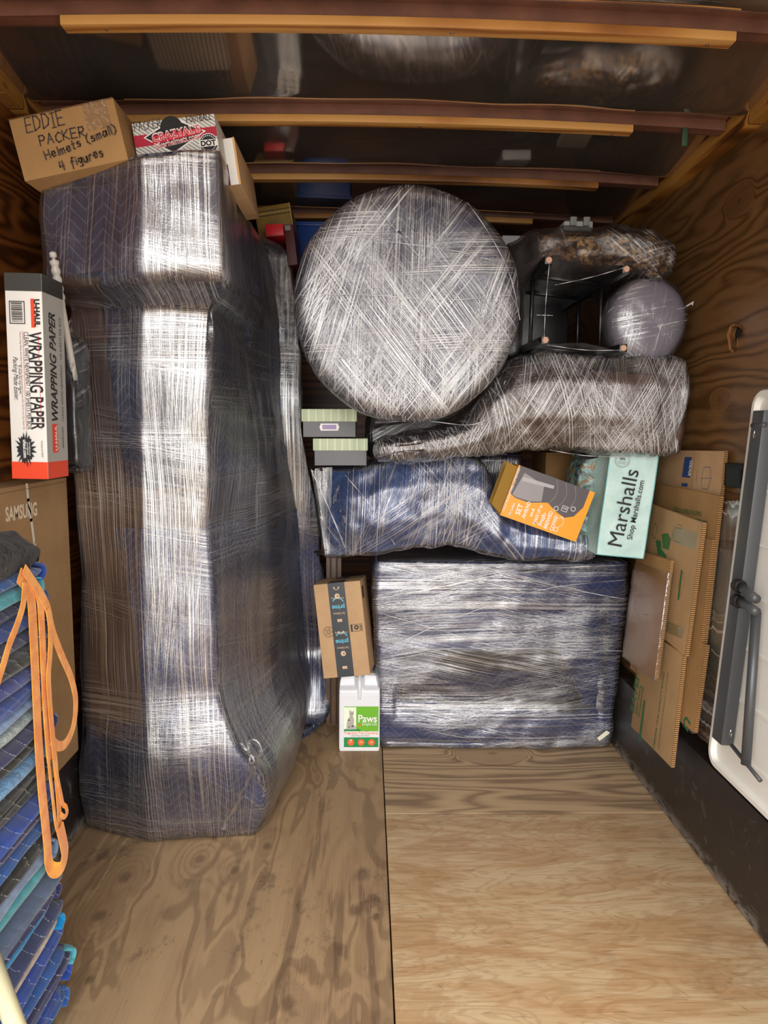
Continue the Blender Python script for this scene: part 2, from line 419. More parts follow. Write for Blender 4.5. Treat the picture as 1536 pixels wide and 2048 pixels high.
# ---------------------------------------------------------------- materials
def cardboard(name, h, corr=0, var=.12, tape=None):
    g = G(name); co = g.coord(); x, y, z = g.sep(co); c = lin(h)
    n1 = g.noise(co, 7, 4, .6); fib = g.noise(g.vec(x*40, y*40, z*300), 1, 2)
    col = g.mix(g.step(n1*.8+fib*.2, .25, .75), [q*(1-var) for q in c], [min(1, q*(1+var)) for q in c])
    hh = fib*.4+n1
    if corr: hh = hh*.3+g.m('SINE', (y*.55+z)*corr)
    return g.done(g.pbr(col, .75, 0, g.bump(hh, .25, .0008), .25))
M_CARD = cardboard('brown cardboard', 'ab8a62'); M_CARD2 = cardboard('tan cardboard', 'b99670'); M_CARD3 = cardboard('worn cardboard', '9a7448')
M_CARD4 = cardboard('orange brown cardboard', '9f7a4e'); M_CORR = cardboard('ribbed carton', 'a3825b', corr=700)
def corr_edge():
    g = G('corrugated edge'); x, y, z = g.sep(g.coord()); s = g.m('SINE', z*900+g.m('SINE', x*1200)*1.0)
    return g.done(g.pbr(g.mix(g.step(s, -.5, .5), lin('6d4a28'), lin('c79a68')), .8, 0, g.bump(s, .8, .002), .2))
M_CEDGE = corr_edge()
M_BLACK = plain('black ink', '1b1a1c', .6); M_MARK = plain('marker ink', '3a2f2a', .6); M_RED = plain('red print', 'c8203a', .5); M_ORED = plain('orange red print', 'e2431d', .5)
M_WHITE = plain('white print', 'ece9e4', .5); M_GREEN = plain('green ink', '3f6b35', .7); M_DGREEN = plain('dark green ink', '2c6b3c', .7); M_BLUEINK = plain('blue ink', '2f4a86', .7)
M_GREY = plain('grey ink', '8a8782', .7); M_DARK = plain('dark void', '0c0b0b', .9)
def wrapfilm(name, streaks, clear=.20, white=.55, tint=(.80, .80, .84), rough=.2, seed=0.0, bumpk=1.0, patch=(.46, .60), bs=.0022, wdiff=.5):
    """clear stretch film: transparent sheet with gloss, milky creases along the stretch directions. streaks: (angle deg, across freq, along freq, weight)"""
    g = G(name); uv = g.coord('UV'); x, y, _ = g.sep(uv)
    tot = None; hh = None; thin = None
    wob = (g.noise(uv, 2.2, 2)-.5)*.02
    for i, (ang, fa, fl, wt) in enumerate(streaks):
        a = math.radians(ang); al = x*math.cos(a)+y*math.sin(a); ac = y*math.cos(a)-x*math.sin(a)+wob
        n1 = g.noise(g.vec(al*fl*.55, ac*fa*1.7, seed+i*5.1), 1, 3, .7)
        pt = g.step(g.noise(g.vec(al*1.3, ac*5, seed+i*3.7+9), 1, 2), patch[0], patch[1])
        m_ = g.step(n1, .48, .60)*pt*wt; t2 = g.step(n1, .56, .645)*pt*wt
        thin = t2 if thin is None else g.m('MAXIMUM', thin, t2)
        tot = m_ if tot is None else g.m('MAXIMUM', tot, m_)
        hn = n1*(pt*.8+.2)*wt
        hh = hn if hh is None else hh+hn
    crk = g.noise(uv, 190, 3, .6)
    nb = g.bump(hh+crk*.25, min(1, .55*bumpk), bs); nb2 = g.bump(hh+crk*.4, min(1, .8*bumpk), bs)
    tr = g.n('ShaderNodeBsdfTransparent'); tr.inputs[0].default_value = (.93, .93, .95, 1)
    gl = g.n('ShaderNodeBsdfGlossy'); gl.inputs['Roughness'].default_value = rough; gl.inputs['Color'].default_value = (1, 1, 1, 1); g.t.links.new(nb.o, gl.inputs['Normal'])
    lw = g.n('ShaderNodeFresnel'); lw.inputs[0].default_value = 1.45; g.t.links.new(nb.o, lw.inputs[1])
    fr = g.m('MINIMUM', V(g, lw.outputs[0])*.7+(tot*2.0+.22)*clear, .88)
    A = g.mixsh(fr, V(g, tr.outputs[0]), V(g, gl.outputs[0]))
    B = g.pbr(tint, rough+.12, 0, nb2, .9)
    tl = g.n('ShaderNodeMixShader')
    f = g.m('MINIMUM', thin*white+.015, .9)
    return g.done(g.mixsh(f, A, B))
def quilt(name, h, pitch=.035, amp=.05, per=.10, line=None, rough=.85, var=.12, vert=True, lw=.05, sheen=.25):
    """moving-blanket cloth with zigzag quilting"""
    g = G(name); uv = g.coord('UV'); x, y, _ = g.sep(uv); c = lin(h)
    if not vert: x, y = y, x
    tri = g.m('PINGPONG', x+(g.noise(uv, 4, 2)-.5)*.02, per/2)*(amp*2/per)
    ph = g.m('FRACT', (y+tri+(g.noise(uv, 5, 2)-.5)*.02)/pitch)
    d = g.m('ABSOLUTE', ph-.5)
    ln = g.step(d, lw*.5, lw, 1.0, 0.0)*g.step(g.noise(uv, 120, 2), .3, .5)
    puff = g.m('POWER', g.step(d, 0.0, .4), .6)
    n1 = g.noise(uv, 12, 5, .65); fz = g.noise(uv, 400, 2)
    col = g.mix(g.step(n1, .3, .7), [q*(1-var) for q in c], [min(1, q*(1+var)) for q in c])
    lc = lin(line) if line else [min(1, q*2+.08) for q in c]
    col = g.mix(ln*.75, col, lc)
    return g.done(g.pbr(col, rough, 0, g.bump(puff+fz*.12+n1*.5, .8, .004), .2, Sheen_Weight=sheen))
M_NAVY = quilt('navy quilted blanket', '252b47', line='6b7090'); M_NAVY2 = quilt('blue quilted blanket', '28345f', pitch=.03, line='7480a5')
M_ROYAL = quilt('royal blue blanket', '234a84', line='5878a8', pitch=.03); M_BROWNB = plain('brown cover', '4f3a33', .7, bump=.4, var=.15)
M_GREYB = quilt('grey blue blanket', '3d3c52', line='80809a'); M_DKB = plain('dark brown cloth', '3a2e2a', .8, bump=.4, var=.2)
M_BLKB = plain('black cloth', '1b1719', .85, bump=.4)

# ---------------------------------------------------------------- the truck box
WL, WR, CEIL, BACK, FRONT = -1.045, 1.17, 2.372, 4.3, -.55
SEAMX = .0745; SEAMY = 2.437
def kn(px, py, r): p = at(px, py, Z=0); return p
kl = []
for (px, py, r) in ((250, 1755, .07), (200, 1832, .06), (725, 1748, .085), (708, 1822, .06), (470, 1740, .05), (400, 1718, .06), (535, 1692, .05), (575, 2008, .06), (180, 1960, .035), (752, 1832, .04)):
    p = at(px, py, Z=0); kl.append((p.y, p.x, r))
def stain_left(g, col, x, y, z, a, b):
    n1 = g.noise(g.vec(b*3.2, a*.9, 7.0), 1.4, 3, .55, .4)
    patch = g.step(g.m('ABSOLUTE', n1-.5), .012, .03, 1.0, 0.0)
    big = g.step(n1, .54, .57)
    col = g.mix(big*.26, col, lin('5e4435'))
    col = g.mix(patch*.36, col, lin('503828'))
    n2 = g.step(g.noise(g.vec(b*5, a*3, 1.0), 2.2, 5, .7), .56, .70)
    col = g.mix(n2*.5, col, lin('4a3c33'))
    st = g.step(g.noise(g.vec(b*9, a*.7, 4.0), 1.2, 4, .6), .60, .66)
    col = g.mix(st*.45, col, lin('4c352a'))
    sp = g.step(g.noise(g.vec(b*70, a*26, 3.0), 1, 3, .7), .60, .72)*g.step(g.noise(g.vec(b*3, a*3, 8.0), 1, 3), .42, .6)
    col = g.mix(sp*.55, col, lin('3f322b'))
    sc = g.step(g.noise(g.vec(b*160, a*9, 2.0), 1, 2), .64, .72)
    return g.mix(sc*.35, col, lin('c8a780'))
def stain_right(g, col, x, y, z, a, b):
    n1 = g.step(g.noise(g.vec(x, y, 2.0), 5, 5, .65), .56, .72)
    col = g.mix(n1*.35, col, lin('8a6d55'))
    n2 = g.step(g.noise(g.vec(x*1.0, y*3.2, 5.0), 3, 5, .65, .8), .47, .56)
    col = g.mix(n2*.45, col, lin('c08d5c'))
    sw = g.m('SINE', (g.noise(g.vec(x*.8, y*3, 2.0), 2.2, 3, .6, .6))*95)
    col = g.mix(g.step(sw, .1, .9)*.28, col, lin('a87b4e'))
    n3 = g.step(g.noise(g.vec(x*14, y*90, 5.0), 1, 3, .6), .60, .70); col = g.mix(n3*.4, col, lin('8c6a4a'))
    sc = g.step(g.noise(g.vec(x*70+y*60, (x-y)*6, 2.0), 1, 2), .70, .74)
    return g.mix(sc*.5, col, lin('70543f'))
M_FLL = wood('weathered plywood', [(0, lin('584032')), (.25, lin('83664e')), (.6, lin('a38463')), (1, lin('b4956f'))], 'Y', 14, .6, kl, stains=stain_left, ringf=320, contrast=(.05, .85), fine=.75, rw=.7)
M_FLR = wood('pale plywood', [(0, lin('a17c55')), (.25, lin('c69a6b')), (.6, lin('dab486')), (1, lin('e8cda2'))], 'X', 20, .5, (), stains=stain_right, ringf=190, dist=.3, stretch=.22, contrast=(.02, .95), fine=.6, rw=.55)
M_FLB = wood('grained plywood', [(0, lin('68533e')), (.4, lin('8f755a')), (.7, lin('ac8f6c')), (1, lin('bb9f7b'))], 'X', 36, .55, ((.55, 2.92, .05),), ringf=220, dist=.22, contrast=(.08, .9), fine=.45, rw=.8)
def struct(o): o['kind'] = 'structure'; return o
struct(box('floor', WL, SEAMX-.002, FRONT, BACK, -.06, 0, M_FLL, bev=.002))
struct(box('floor', SEAMX+.002, WR, FRONT, SEAMY-.004, -.06, -.004, M_FLR, bev=.003))
struct(box('floor', SEAMX+.002, WR, SEAMY+.004, BACK, -.06, -.004, M_FLB, bev=.003))
struct(box('floor', WL, WR, FRONT, BACK, -.10, -.061, M_DARK))
kw = []
for (py_, pz, r) in ((1.98, 1.97, .022), (2.32, 2.12, .025), (2.36, 1.50, .018), (1.2, 1.5, .03)): kw.append((py_, pz, r))
M_WR = wood('varnished wall plywood', [(0, lin('3a2611')), (.3, lin('583c1e')), (.7, lin('735230')), (1, lin('835f39'))], 'YZ', 44, .36, kw, ringf=200, dist=.16, stretch=.22, contrast=(.0, .95), spec=.5, fine=.5)
M_WL = wood('dark varnished wall plywood', [(0, lin('32180b')), (.35, lin('562e13')), (.75, lin('77431c')), (1, lin('8a5224'))], 'YZ', 38, .33, ((1.9, 1.9, .04), (1.75, 1.4, .04)), ringf=160, dist=.25, stretch=.2, contrast=(.05, .95))
# right wall with the torn hole
hc = at(1471, 672, X=WR)
hole = [at(px, py, X=WR) for px, py in ((1463, 655), (1470, 652), (1479, 654), (1486, 660), (1484, 672), (1475, 676), (1475, 692), (1469, 700), (1462, 697), (1461, 684), (1459, 670))]
bm = bmesh.new()
def loop_(pts): 
    vs = [bm.verts.new(p) for p in pts]; return [bm.edges.new((vs[i], vs[(i+1) % len(vs)])) for i in range(len(vs))]
ed = loop_([(WR, FRONT, 0), (WR, BACK, 0), (WR, BACK, CEIL+.03), (WR, FRONT, CEIL+.03)])+loop_(hole)
bmesh.ops.triangle_fill(bm, use_beauty=True, use_dissolve=False, edges=ed, normal=(-1, 0, 0))
r_ = bmesh.ops.extrude_face_region(bm, geom=bm.faces[:])
bmesh.ops.translate(bm, verts=[v for v in r_['geom'] if isinstance(v, bmesh.types.BMVert)], vec=(.018, 0, 0))
bmesh.ops.recalc_face_normals(bm, faces=bm.faces)
me = bpy.data.meshes.new('wall_right'); bm.to_mesh(me); bm.free(); me.materials.append(M_WR)
o = bpy.data.objects.new('wall_right', me); COL.objects.link(o); struct(o)
rag = [p+Vector((-.001, 0, 0)) for p in hole]
vs = []; fs = []; random.seed(3)
for i, p in enumerate(rag):
    d = (p-hc).normalized(); vs += [p, p+d*random.uniform(.004, .012)+Vector((-.003, 0, 0)), p+Vector((.012, 0, 0))]
nR = len(rag)
for i in range(nR):
    j = (i+1) % nR; fs += [(3*i, 3*j, 3*j+1, 3*i+1), (3*i, 3*i+2, 3*j+2, 3*j)]
mesh('torn_edge', vs, fs, plain('torn wood', '8a5b30', .8, bump=.5), o, world=True)
struct(box('wall_right', WR+.022, WR+.03, FRONT, BACK, 0, CEIL+.03, plain('outer skin', '30302e', .6)))
struct(box('wall_left', WL-.02, WL, FRONT, BACK, 0, CEIL+.03, M_WL))
struct(box('wall_back', WL, WR, BACK, BACK+.02, 0, CEIL+.03, M_WL))
M_SEAM = plain('panel joint', '1a0e07', .8)
# glossy roof skin, dented between the bows
def roofmat():
    g = G('roof skin'); co = g.coord(); x, y, z = g.sep(co)
    n = g.noise(g.vec(x*1.2, y*2.2, 0.0), 1.3, 3, .5); f = g.noise(g.vec(x*3, y*14, 0.0), 1.5, 3, .6); d = g.step(g.noise(co, 9, 2), .66, .8)
    col = g.mix(g.step(g.noise(co, 2.5, 4), .35, .65), lin('c2b4a8'), lin('dcd0c6'))
    return g.done(g.pbr(col, g.step(g.noise(co, 3, 3), .3, .8, .05, .13), .94, g.bump(n*1.0+d*.10, .05, .03), .5))
M_ROOF = roofmat()
def arch(x): return .028*(1-((x-.06)/1.12)**2)
vs = []; fs = []; nx, ny = 90, 260
for j in range(ny+1):
    y = FRONT+(BACK-FRONT)*j/ny
    for i in range(nx+1):
        x = WL+(WR-WL)*i/nx; ph = ((y-1.82) % .525)/.525
        q = ph/.80 if ph < .80 else (1-ph)/.20
        q = q*q*(3-2*q)*.45+q*.55
        edge = .046*q+.006*q*noise.noise(Vector((x*4, y*2, 1)))
        vs.append((x, y, CEIL+.006+arch(x)+.004*noise.noise(Vector((x*1.6, y*2.6, 0)))-edge))
for j in range(ny):
    for i in range(nx): a = j*(nx+1)+i; fs.append((a, a+nx+1, a+nx+2, a+1))
o = mesh('ceiling', vs, fs, M_ROOF, smooth=True); struct(o); m = o.modifiers.new('t', 'SOLIDIFY'); m.thickness = .02; m.offset = 1 if o.data.polygons[0].normal.z > 0 else -1
def baton_mat():
    return wood('batten wood', [(0, lin('5c3414')), (.35, lin('97602a')), (.75, lin('b67f40')), (1, lin('c39150'))], 'X', 34, .5, ((.3, 1.61, .03),), ringf=220, contrast=(.1, .8))
M_BAT = baton_mat(); M_RAIL = wood('rail wood', [(0, lin('4a2a0d')), (.4, lin('8a5520')), (.75, lin('b3782f')), (1, lin('c08a40'))], 'YZ', 40, .5, ((1.6, 2.33, .03), (2.1, 2.32, .03)), ringf=200)
M_BOW = plain('brown painted steel', '6b4433', .5, 0, bump=.5, bs=350, var=.25, spec=.6)
def beam_vf(x0, x1, y0, y1, z0, z1, n=24, slope=0):
    vs = []; fs = []
    for i in range(n+1):
        x = x0+(x1-x0)*i/n; a = arch(x)
        vs += [(x, y0, z0+a), (x, y1, z0+a), (x, y1, z1+a), (x, y0, z1+a)]
    for i in range(n):
        for k in range(4): fs.append((i*4+k, i*4+(k+1) % 4, (i+1)*4+(k+1) % 4, (i+1)*4+k))
    fs += [(3, 2, 1, 0), tuple(n*4+k for k in range(4))]
    return vs, fs
ends = {1: (at(122, 70, Z=2.28).x, at(1470, 110, Z=2.28).x)}
BY = [.23, .75, 1.28, 1.80, 2.335, 2.855, 3.365, 3.88]
for i, y in enumerate(BY):
    x0, x1 = WL+.02, WR-.05
    b0, b1 = {1.80: (at(122, 75, Y=1.8).x, at(1470, 105, Y=1.8).x), 2.335: (-.75, at(1265, 285, Y=2.335).x), 2.855: (-.75, at(1196, 388, Y=2.855).x)}.get(y, (-.7, .75))
    # channel: web and two lips
    v, f = merge([beam_vf(x0, x1, y+.004, y+.044, CEIL-.042, CEIL-.037), beam_vf(x0, x1, y, y+.006, CEIL-.042, CEIL-.004), beam_vf(x0, x1, y+.040, y+.046, CEIL-.042, CEIL-.004), beam_vf(x0, x1, y-.016, y+.003, CEIL-.012, CEIL-.004)])
    t = mesh('trim_%d' % (i+1), v, f, M_BOW, recalc=True); struct(t)
    v, f = beam_vf(b0, b1, y-.004, y+.036, CEIL-.065, CEIL-.043)
    b = mesh('wood_batten', v, f, M_BAT, t, recalc=True); bevel(b, .003, 2)
    sv = []
    for xx in (b0+.1, (b0+b1)/2+.12, b1-.06):
        v, f = lathe_vf([(.0045, 0), (.0045, -.0015), (.002, -.003)], 10, Matrix.Translation((xx, y+.018, CEIL-.065+arch(xx)))); mesh('screw', v, f, plain('screw steel', 'b9b4ac', .3, 1), t)
for nm, x0, x1 in (('trim_9', WR-.045, WR), ('trim_10', WL, WL+.045)):
    r_ = box(nm, x0, x1, FRONT, BACK, CEIL-.072, CEIL-.003, M_RAIL, bev=.004); struct(r_)
M_KICK = None
def kick():
    g = G('scuffed black kick board'); co = g.coord(); x, y, z = g.sep(co)
    s = g.step(g.noise(g.vec(x*3, y*3, z*3), 3, 6, .75, 1.5), .56, .70); low = g.step(z, .0, .06, 1.0, 0.0)
    sc = g.step(g.noise(g.vec(y*14, z*26, 1.0), 1, 5, .7, .8), .42, .56)*low
    l2 = g.step(g.noise(g.vec(y*8, z*60, 1.0), 1, 4), .66, .72)
    col = g.mix(g.m('MINIMUM', s*.26+sc*.75+l2*.2, 1), lin('2b2523'), lin('9a948e'))
    return g.done(g.pbr(col, .42, 0, g.bump(g.noise(co, 30, 4), .3, .003), .5))
M_KICK = kick()
# ledge boards along the two sides
struct(box('baseboard_right', 1.10, WR, FRONT, BACK, 0, .335, M_KICK, bev=.006))
struct(box('baseboard_left', WL, -.985, FRONT, BACK, 0, .345, M_KICK, bev=.006))
# dark slotted tie rail on the right wall
tr_ = box('trim_11', WR-.018, WR-.001, FRONT, BACK, at(1460, 925, X=WR).z-.075, at(1460, 925, X=WR).z, plain('black steel rail', '17171a', .45, .5), bev=.003); struct(tr_)
v = []; zc = at(1460, 925, X=WR).z-.0375
for k in range(40):
    y = .2+k*.05; v.append(box_vf(WR-.0195, WR-.0175, y, y+.012, zc-.022, zc+.022))
vv, ff = merge(v); mesh('rail_slots', vv, ff, M_DARK, tr_)
# wiring along the ceiling corner
pts = [at(px, py, X=WR-.05) for px, py in ((1536, 165), (1500, 196), (1470, 218), (1430, 245), (1410, 262), (1400, 285), (1372, 300), (1330, 335), (1282, 372))]
c_ = tube('cable', catmull(pts, 40), .0022, plain('red brown cable', '6b2f22', .5), n=6); tag(c_, 'thin red-brown cable sagging along the right ceiling corner', 'cable')
p = at(1370, 268, Y=2.33); c_ = box('tape_strip', p.x-.008, p.x+.010, 2.33, 2.336, p.z-.035, p.z+.02, plain('green tape', '2f4a34', .5), bev=.003); tag(c_, 'dark green tape strip hanging on the second roof bow', 'tape')
# ================================================================ big bundle at the left
def S(px, z, Y):
    x = (px-733)/FPX*Y
    for _ in range(3):
        q = proj(Vector((x, Y, z)))[0]; x += (px-q)/FPX*Y
    return Vector((x, Y, z))
root = empty('wrapped_furniture', (-.62, 2.5, 0), 'tall leaning furniture bundle in blue blankets and brown cover under clear wrap', 'wrapped furniture')
def lv(z, A, B, C, rx=290, bul=.05):
    dz = lambda f: z-.075*f*max(0, (z-1.2)/.9)**2
    def s(px, Y, f=0): q = S(px, dz(f), Y); return q
    Y0 = A[1]-.03; a = s(A[0], A[1]+.05, 1); a.x = max(a.x, -.955); b = s(B[0], Y0+.036); c = s(C[0], C[1], .1); d = Vector((max(a.x, -.90), C[1], dz(1))); c0 = s(C[0]-46, C[1]-.03, .1)
    m0 = s((A[0]+rx)/2-8, A[1]+.015, .6); m1 = s(rx, Y0-.004, .3); m2 = s((rx+B[0])/2, Y0+.012, .1); cm = (b+c0)/2+Vector((.02 if z < 1.6 else -.03, 0, 0))
    return [a, m0, m1, m2, b, cm, c0, c, (c+d)/2, d, (a+d)/2]
L = [lv(.0, (182, 2.31), (505, 2.33), (625, 3.1), 300, .02), lv(.07, (160, 2.28), (524, 2.30), (655, 3.2), 300, .03), lv(.22, (158, 2.25), (522, 2.27), (662, 3.25), 300, .035),
     lv(.36, (168, 2.22), (470, 2.24), (655, 3.3), 300, .05), lv(.6, (172, 2.22), (432, 2.24), (646, 3.2), 295, .06), lv(1.0, (164, 2.20), (418, 2.2), (636, 3.1), 290, .06),
     lv(1.4, (146, 2.16), (413, 2.15), (604, 3.0), 285, .06), lv(1.69, (138, 2.11), (422, 2.12), (600, 3.0), 290, .06), lv(1.78, (128, 2.05), (434, 2.06), (598, 3.0), 290, .05),
     lv(1.83, (104, 1.98), (440, 2.0), (596, 3.0), 290, .035), lv(2.03, (90, 1.97), (434, 1.98), (580, 3.0), 290, .03), lv(2.115, (98, 1.97), (430, 1.97), (572, 3.0), 290, .03)]
def rel(v, px, py):
    r = 0
    if v.y < 2.6:
        r += .010*math.exp(-((v.z-1.79)/.03)**2)-.015*math.exp(-((v.z-1.72)/.04)**2)
    return r
B = Soft(root, L, nv=110, sub=8, it=2, cap=.05, amp=.012, freq=3.2, seed=2, relief=rel)
B.base('quilted_blanket', M_NAVY)
B.patch('grey_blanket', M_GREYB, [(60, 290), (640, 290), (640, 560), (560, 620), (420, 545), (300, 520), (140, 548), (60, 560)], .006, label='grey-violet quilted blanket over the top')
B.patch('brown_cover', M_BROWNB, [(120, 555), (200, 552), (215, 700), (235, 850), (255, 980), (420, 985), (420, 1050), (235, 1060), (275, 1250), (290, 1445), (150, 1440), (130, 900)], .006, label='dark brown cover showing between the blankets')
B.patch('blanket_flap', M_NAVY2, [(235, 1060), (610, 1020), (700, 1300), (680, 1600), (540, 1620), (420, 1560), (330, 1480), (290, 1440), (275, 1250)], .009, label='brighter blue blanket on the lower part')
B.patch('brown_cloth', M_BROWNB, [(425, 950), (600, 940), (600, 1010), (540, 1050), (425, 1040)], .011, label='brown gap between the side blankets')
B.patch('side_blanket', M_NAVY2, [(425, 560), (560, 640), (575, 760), (560, 950), (430, 960)], .008, label='blue blanket folded over the side')
F1 = wrapfilm('wrap on tall bundle', [(90, 190, 2, 1), (0, 220, 3, .75), (84, 150, 1.6, .5), (-12, 120, 2, .4)], clear=.36, white=.27, seed=1.0, rough=.25, patch=(.40, .62))
B.film(F1, .014, .004, 16, (1, 1, .35), low=.002)
M_TAIL = wrapfilm('twisted film', [(90, 260, 20, 1), (20, 200, 30, .8)], clear=.35, white=.7, seed=4.0, rough=.15)
M_STR = plain('milky film edge', 'c9c9cf', .22, spec=.9, bump=.5, bs=150)
def strands(root, lines, surf=None, r=.0016, Y=None, name='film_strand'):
    for ln in lines:
        P = catmull([at(px, py, Y=(q[0] if q else Y)) for px, py, *q in ln], 14)
        v, f = tube_vf(P, [r*(.6+.5*math.sin(3+i*1.7)) for i in range(len(P))], 5); mesh(name, v, f, M_STR, root, smooth=True)
# twisted tail of film low on the front corner
tl_ = [[(445, 1660, 2.20), (472, 1612, 2.18), (496, 1562, 2.17), (508, 1520, 2.15), (496, 1495, 2.15), (510, 1478, 2.14), (521, 1500, 2.14), (513, 1530, 2.15)],
       [(528, 1592, 2.20), (517, 1560, 2.18), (507, 1530, 2.16), (492, 1500, 2.14), (482, 1488, 2.13)]]
vs = []
for ln in tl_:
    P = catmull([at(a, b, Y=c) for a, b, c in ln], 40)
    P = [p+Vector((noise.noise(p*60)*.012, noise.noise(p*50+Vector((3, 0, 0)))*.010, noise.noise(p*55+Vector((0, 5, 0)))*.004)) for p in P]
    vs.append(tube_vf(P, [.006+.009*abs(noise.noise(Vector((i*.7, 1, 2)))) for i in range(len(P))], 7, flat=.35))
v, f = merge(vs); mesh('film_tail', v, f, M_TAIL, root, smooth=True, uvbox=True)

# ================================================================ round table top
root = empty('wrapped_tabletop', at(815, 845, Y=2.36), 'large round table top wrapped in blue blanket and shiny clear stretch wrap', 'wrapped tabletop')
c = at(815, 609, Y=2.33); R = at(1039, 609, Y=2.33).x-c.x; RZ = (at(815, 374, Y=2.33).z-at(815, 844, Y=2.33).z)/2
nth = 96; rows = []
prof = [(0.02, -.004), (.15, -.004), (.3, -.003), (.45, -.002), (.6, -.001), (.72, 0), (.82, .002), (.9, .006), (.95, .014), (.98, .026), (.997, .045), (1, .07), (.995, .10), (.97, .125), (.9, .14), (.6, .145), (.3, .145), (.02, .145)]
for r_, d in prof:
    rows.append([Vector((c.x+R*r_*math.cos(2*math.pi*k/nth)*(1+.006*math.sin(3*2*math.pi*k/nth)), 2.315+d, c.z+RZ*r_*math.sin(2*math.pi*k/nth))) for k in range(nth)])
D = Soft.__new__(Soft); D.root = root; D.seed = 3; D.vs, D.fs = grid_vf(rows); D.N = normals(D.vs, D.fs); D.vs = lumps(D.vs, D.N, .004, 7, 3); D.N = normals(D.vs, D.fs)
D.base('quilted_blanket', M_NAVY)
D.patch('grey_lining', M_GREYB, [(600, 700), (610, 470), (700, 400), (830, 470), (960, 520), (1040, 600), (1030, 700), (900, 700), (750, 720)], .004, label='greyish blanket layer in the middle')
F2 = wrapfilm('wrap on round top', [(88, 170, 4, 1), (3, 190, 4, .9), (-52, 150, 3, .9), (52, 130, 3, .8), (72, 160, 5, .8)], clear=.24, white=.75, seed=11.0, rough=.22, patch=(.40, .58), bumpk=1.2, bs=.0028)
D.film(F2, .008, .003, 14)
strands(root, [[(935, 405), (980, 470), (1020, 550), (1040, 640)], [(742, 400), (800, 470), (880, 560), (960, 665)], [(600, 590), (740, 590), (900, 600), (1020, 590)], [(640, 455), (760, 480), (900, 500), (980, 520)],
               [(1020, 580), (960, 650), (880, 760), (815, 840)], [(650, 720), (760, 705), (900, 700)]], Y=2.300, r=.0014)

# ================================================================ brown wrapped bundle, right
def hl(px, top, bot, Y0, Y1, bulge=.03):
    a, b = at(px, top, Y=Y0), at(px, bot, Y=Y0); x = a.x; h = a.z-b.z
    return [Vector((x, Y0, b.z)), Vector((x, Y0-bulge, b.z+h*.35)), Vector((x, Y0-bulge, b.z+h*.7)), Vector((x, Y0, a.z)), Vector((x, (Y0+Y1)/2, a.z+.01)), Vector((x, Y1, a.z)), Vector((x, Y1, b.z)), Vector((x, (Y0+Y1)/2, b.z-.005))]
root = empty('wrapped_chaise', at(1100, 895, Y=2.6), 'long brown furniture piece with a tapering arm in creased clear wrap, below the black stool', 'wrapped furniture')
L = [hl(752, 893, 916, 2.52, 2.60, .01), hl(780, 882, 917, 2.49, 2.62, .02), hl(850, 872, 913, 2.47, 2.68, .03), hl(900, 862, 906, 2.47, 2.75, .03), hl(945, 838, 903, 2.48, 2.9, .03), hl(985, 780, 902, 2.52, 3.0, .04),
     hl(1030, 728, 898, 2.52, 3.0, .06), hl(1100, 712, 893, 2.50, 3.0, .07), hl(1180, 716, 894, 2.48, 3.0, .06), hl(1260, 718, 899, 2.46, 3.0, .05), hl(1330, 722, 905, 2.46, 3.0, .03), hl(1372, 728, 902, 2.47, 3.0, .02)]
B = Soft(root, L, nv=110, sub=6, it=2, cap=.03, amp=.014, freq=6, seed=5)
B.base('brown_upholstery', M_BROWNB)
B.patch('dark_blanket', M_BLKB, [(1030, 700), (1400, 700), (1400, 760), (1240, 745), (1030, 730)], .003)
F3 = wrapfilm('wrap on brown piece', [(105, 120, 3, 1), (60, 140, 3, .9), (80, 160, 4, .9), (-50, 120, 3, .6), (10, 200, 6, .4)], clear=.26, white=.65, seed=21.0, rough=.18, patch=(.40, .56), bumpk=1.6, bs=.004)
B.film(F3, .009, .010, 13, (1.6, 1, .5))
strands(root, [[(750, 845), (850, 842), (940, 850), (990, 830)], [(1100, 900), (1180, 912), (1300, 915)]], Y=2.44, r=.0015)
# dark curved leg rail under it
root = empty('wrapped_sofa_base', at(880, 900, Y=2.9), 'dark brown padded piece in clear wrap behind the storage boxes, under the round top', 'wrapped furniture')
L = [hl(735, 835, 912, 3.02, 3.15, .01), hl(790, 825, 905, 3.02, 3.2, .02), hl(870, 815, 890, 3.02, 3.2, .02), hl(925, 810, 880, 3.02, 3.2, .02)]
B = Soft(root, L, nv=30, cap=.03, amp=.008, freq=6, seed=9); B.base('dark_cover', M_DKB); B.film(wrapfilm('wrap on dark piece', [(0, 160, 3, 1), (30, 120, 3, .6)], clear=.12, white=.35, seed=31.0), .006, .004, 14)
root = empty('wrapped_bundle', at(985, 1000, Y=3.2), 'dark violet padded arm in clear wrap standing behind the blue bundle', 'wrapped furniture')
L = [[Vector((at(px, 950, Y=3.05).x, y, z)) for px, y in ((930, 3.08), (1045, 3.08), (1045, 3.5), (930, 3.5))] for z in (at(0, 1060, Y=3.05).z, at(0, 1000, Y=3.05).z, at(0, 950, Y=3.05).z, at(0, 893, Y=3.05).z)]
B = Soft(root, L, nv=20, cap=.03, amp=.008, freq=8, seed=9); B.base('violet_cover', plain('violet cloth', '453a4c', .8, bump=.6)); B.film(wrapfilm('wrap on arm', [(85, 150, 4, 1)], clear=.15, white=.5, seed=36.0), .006, .004, 14)

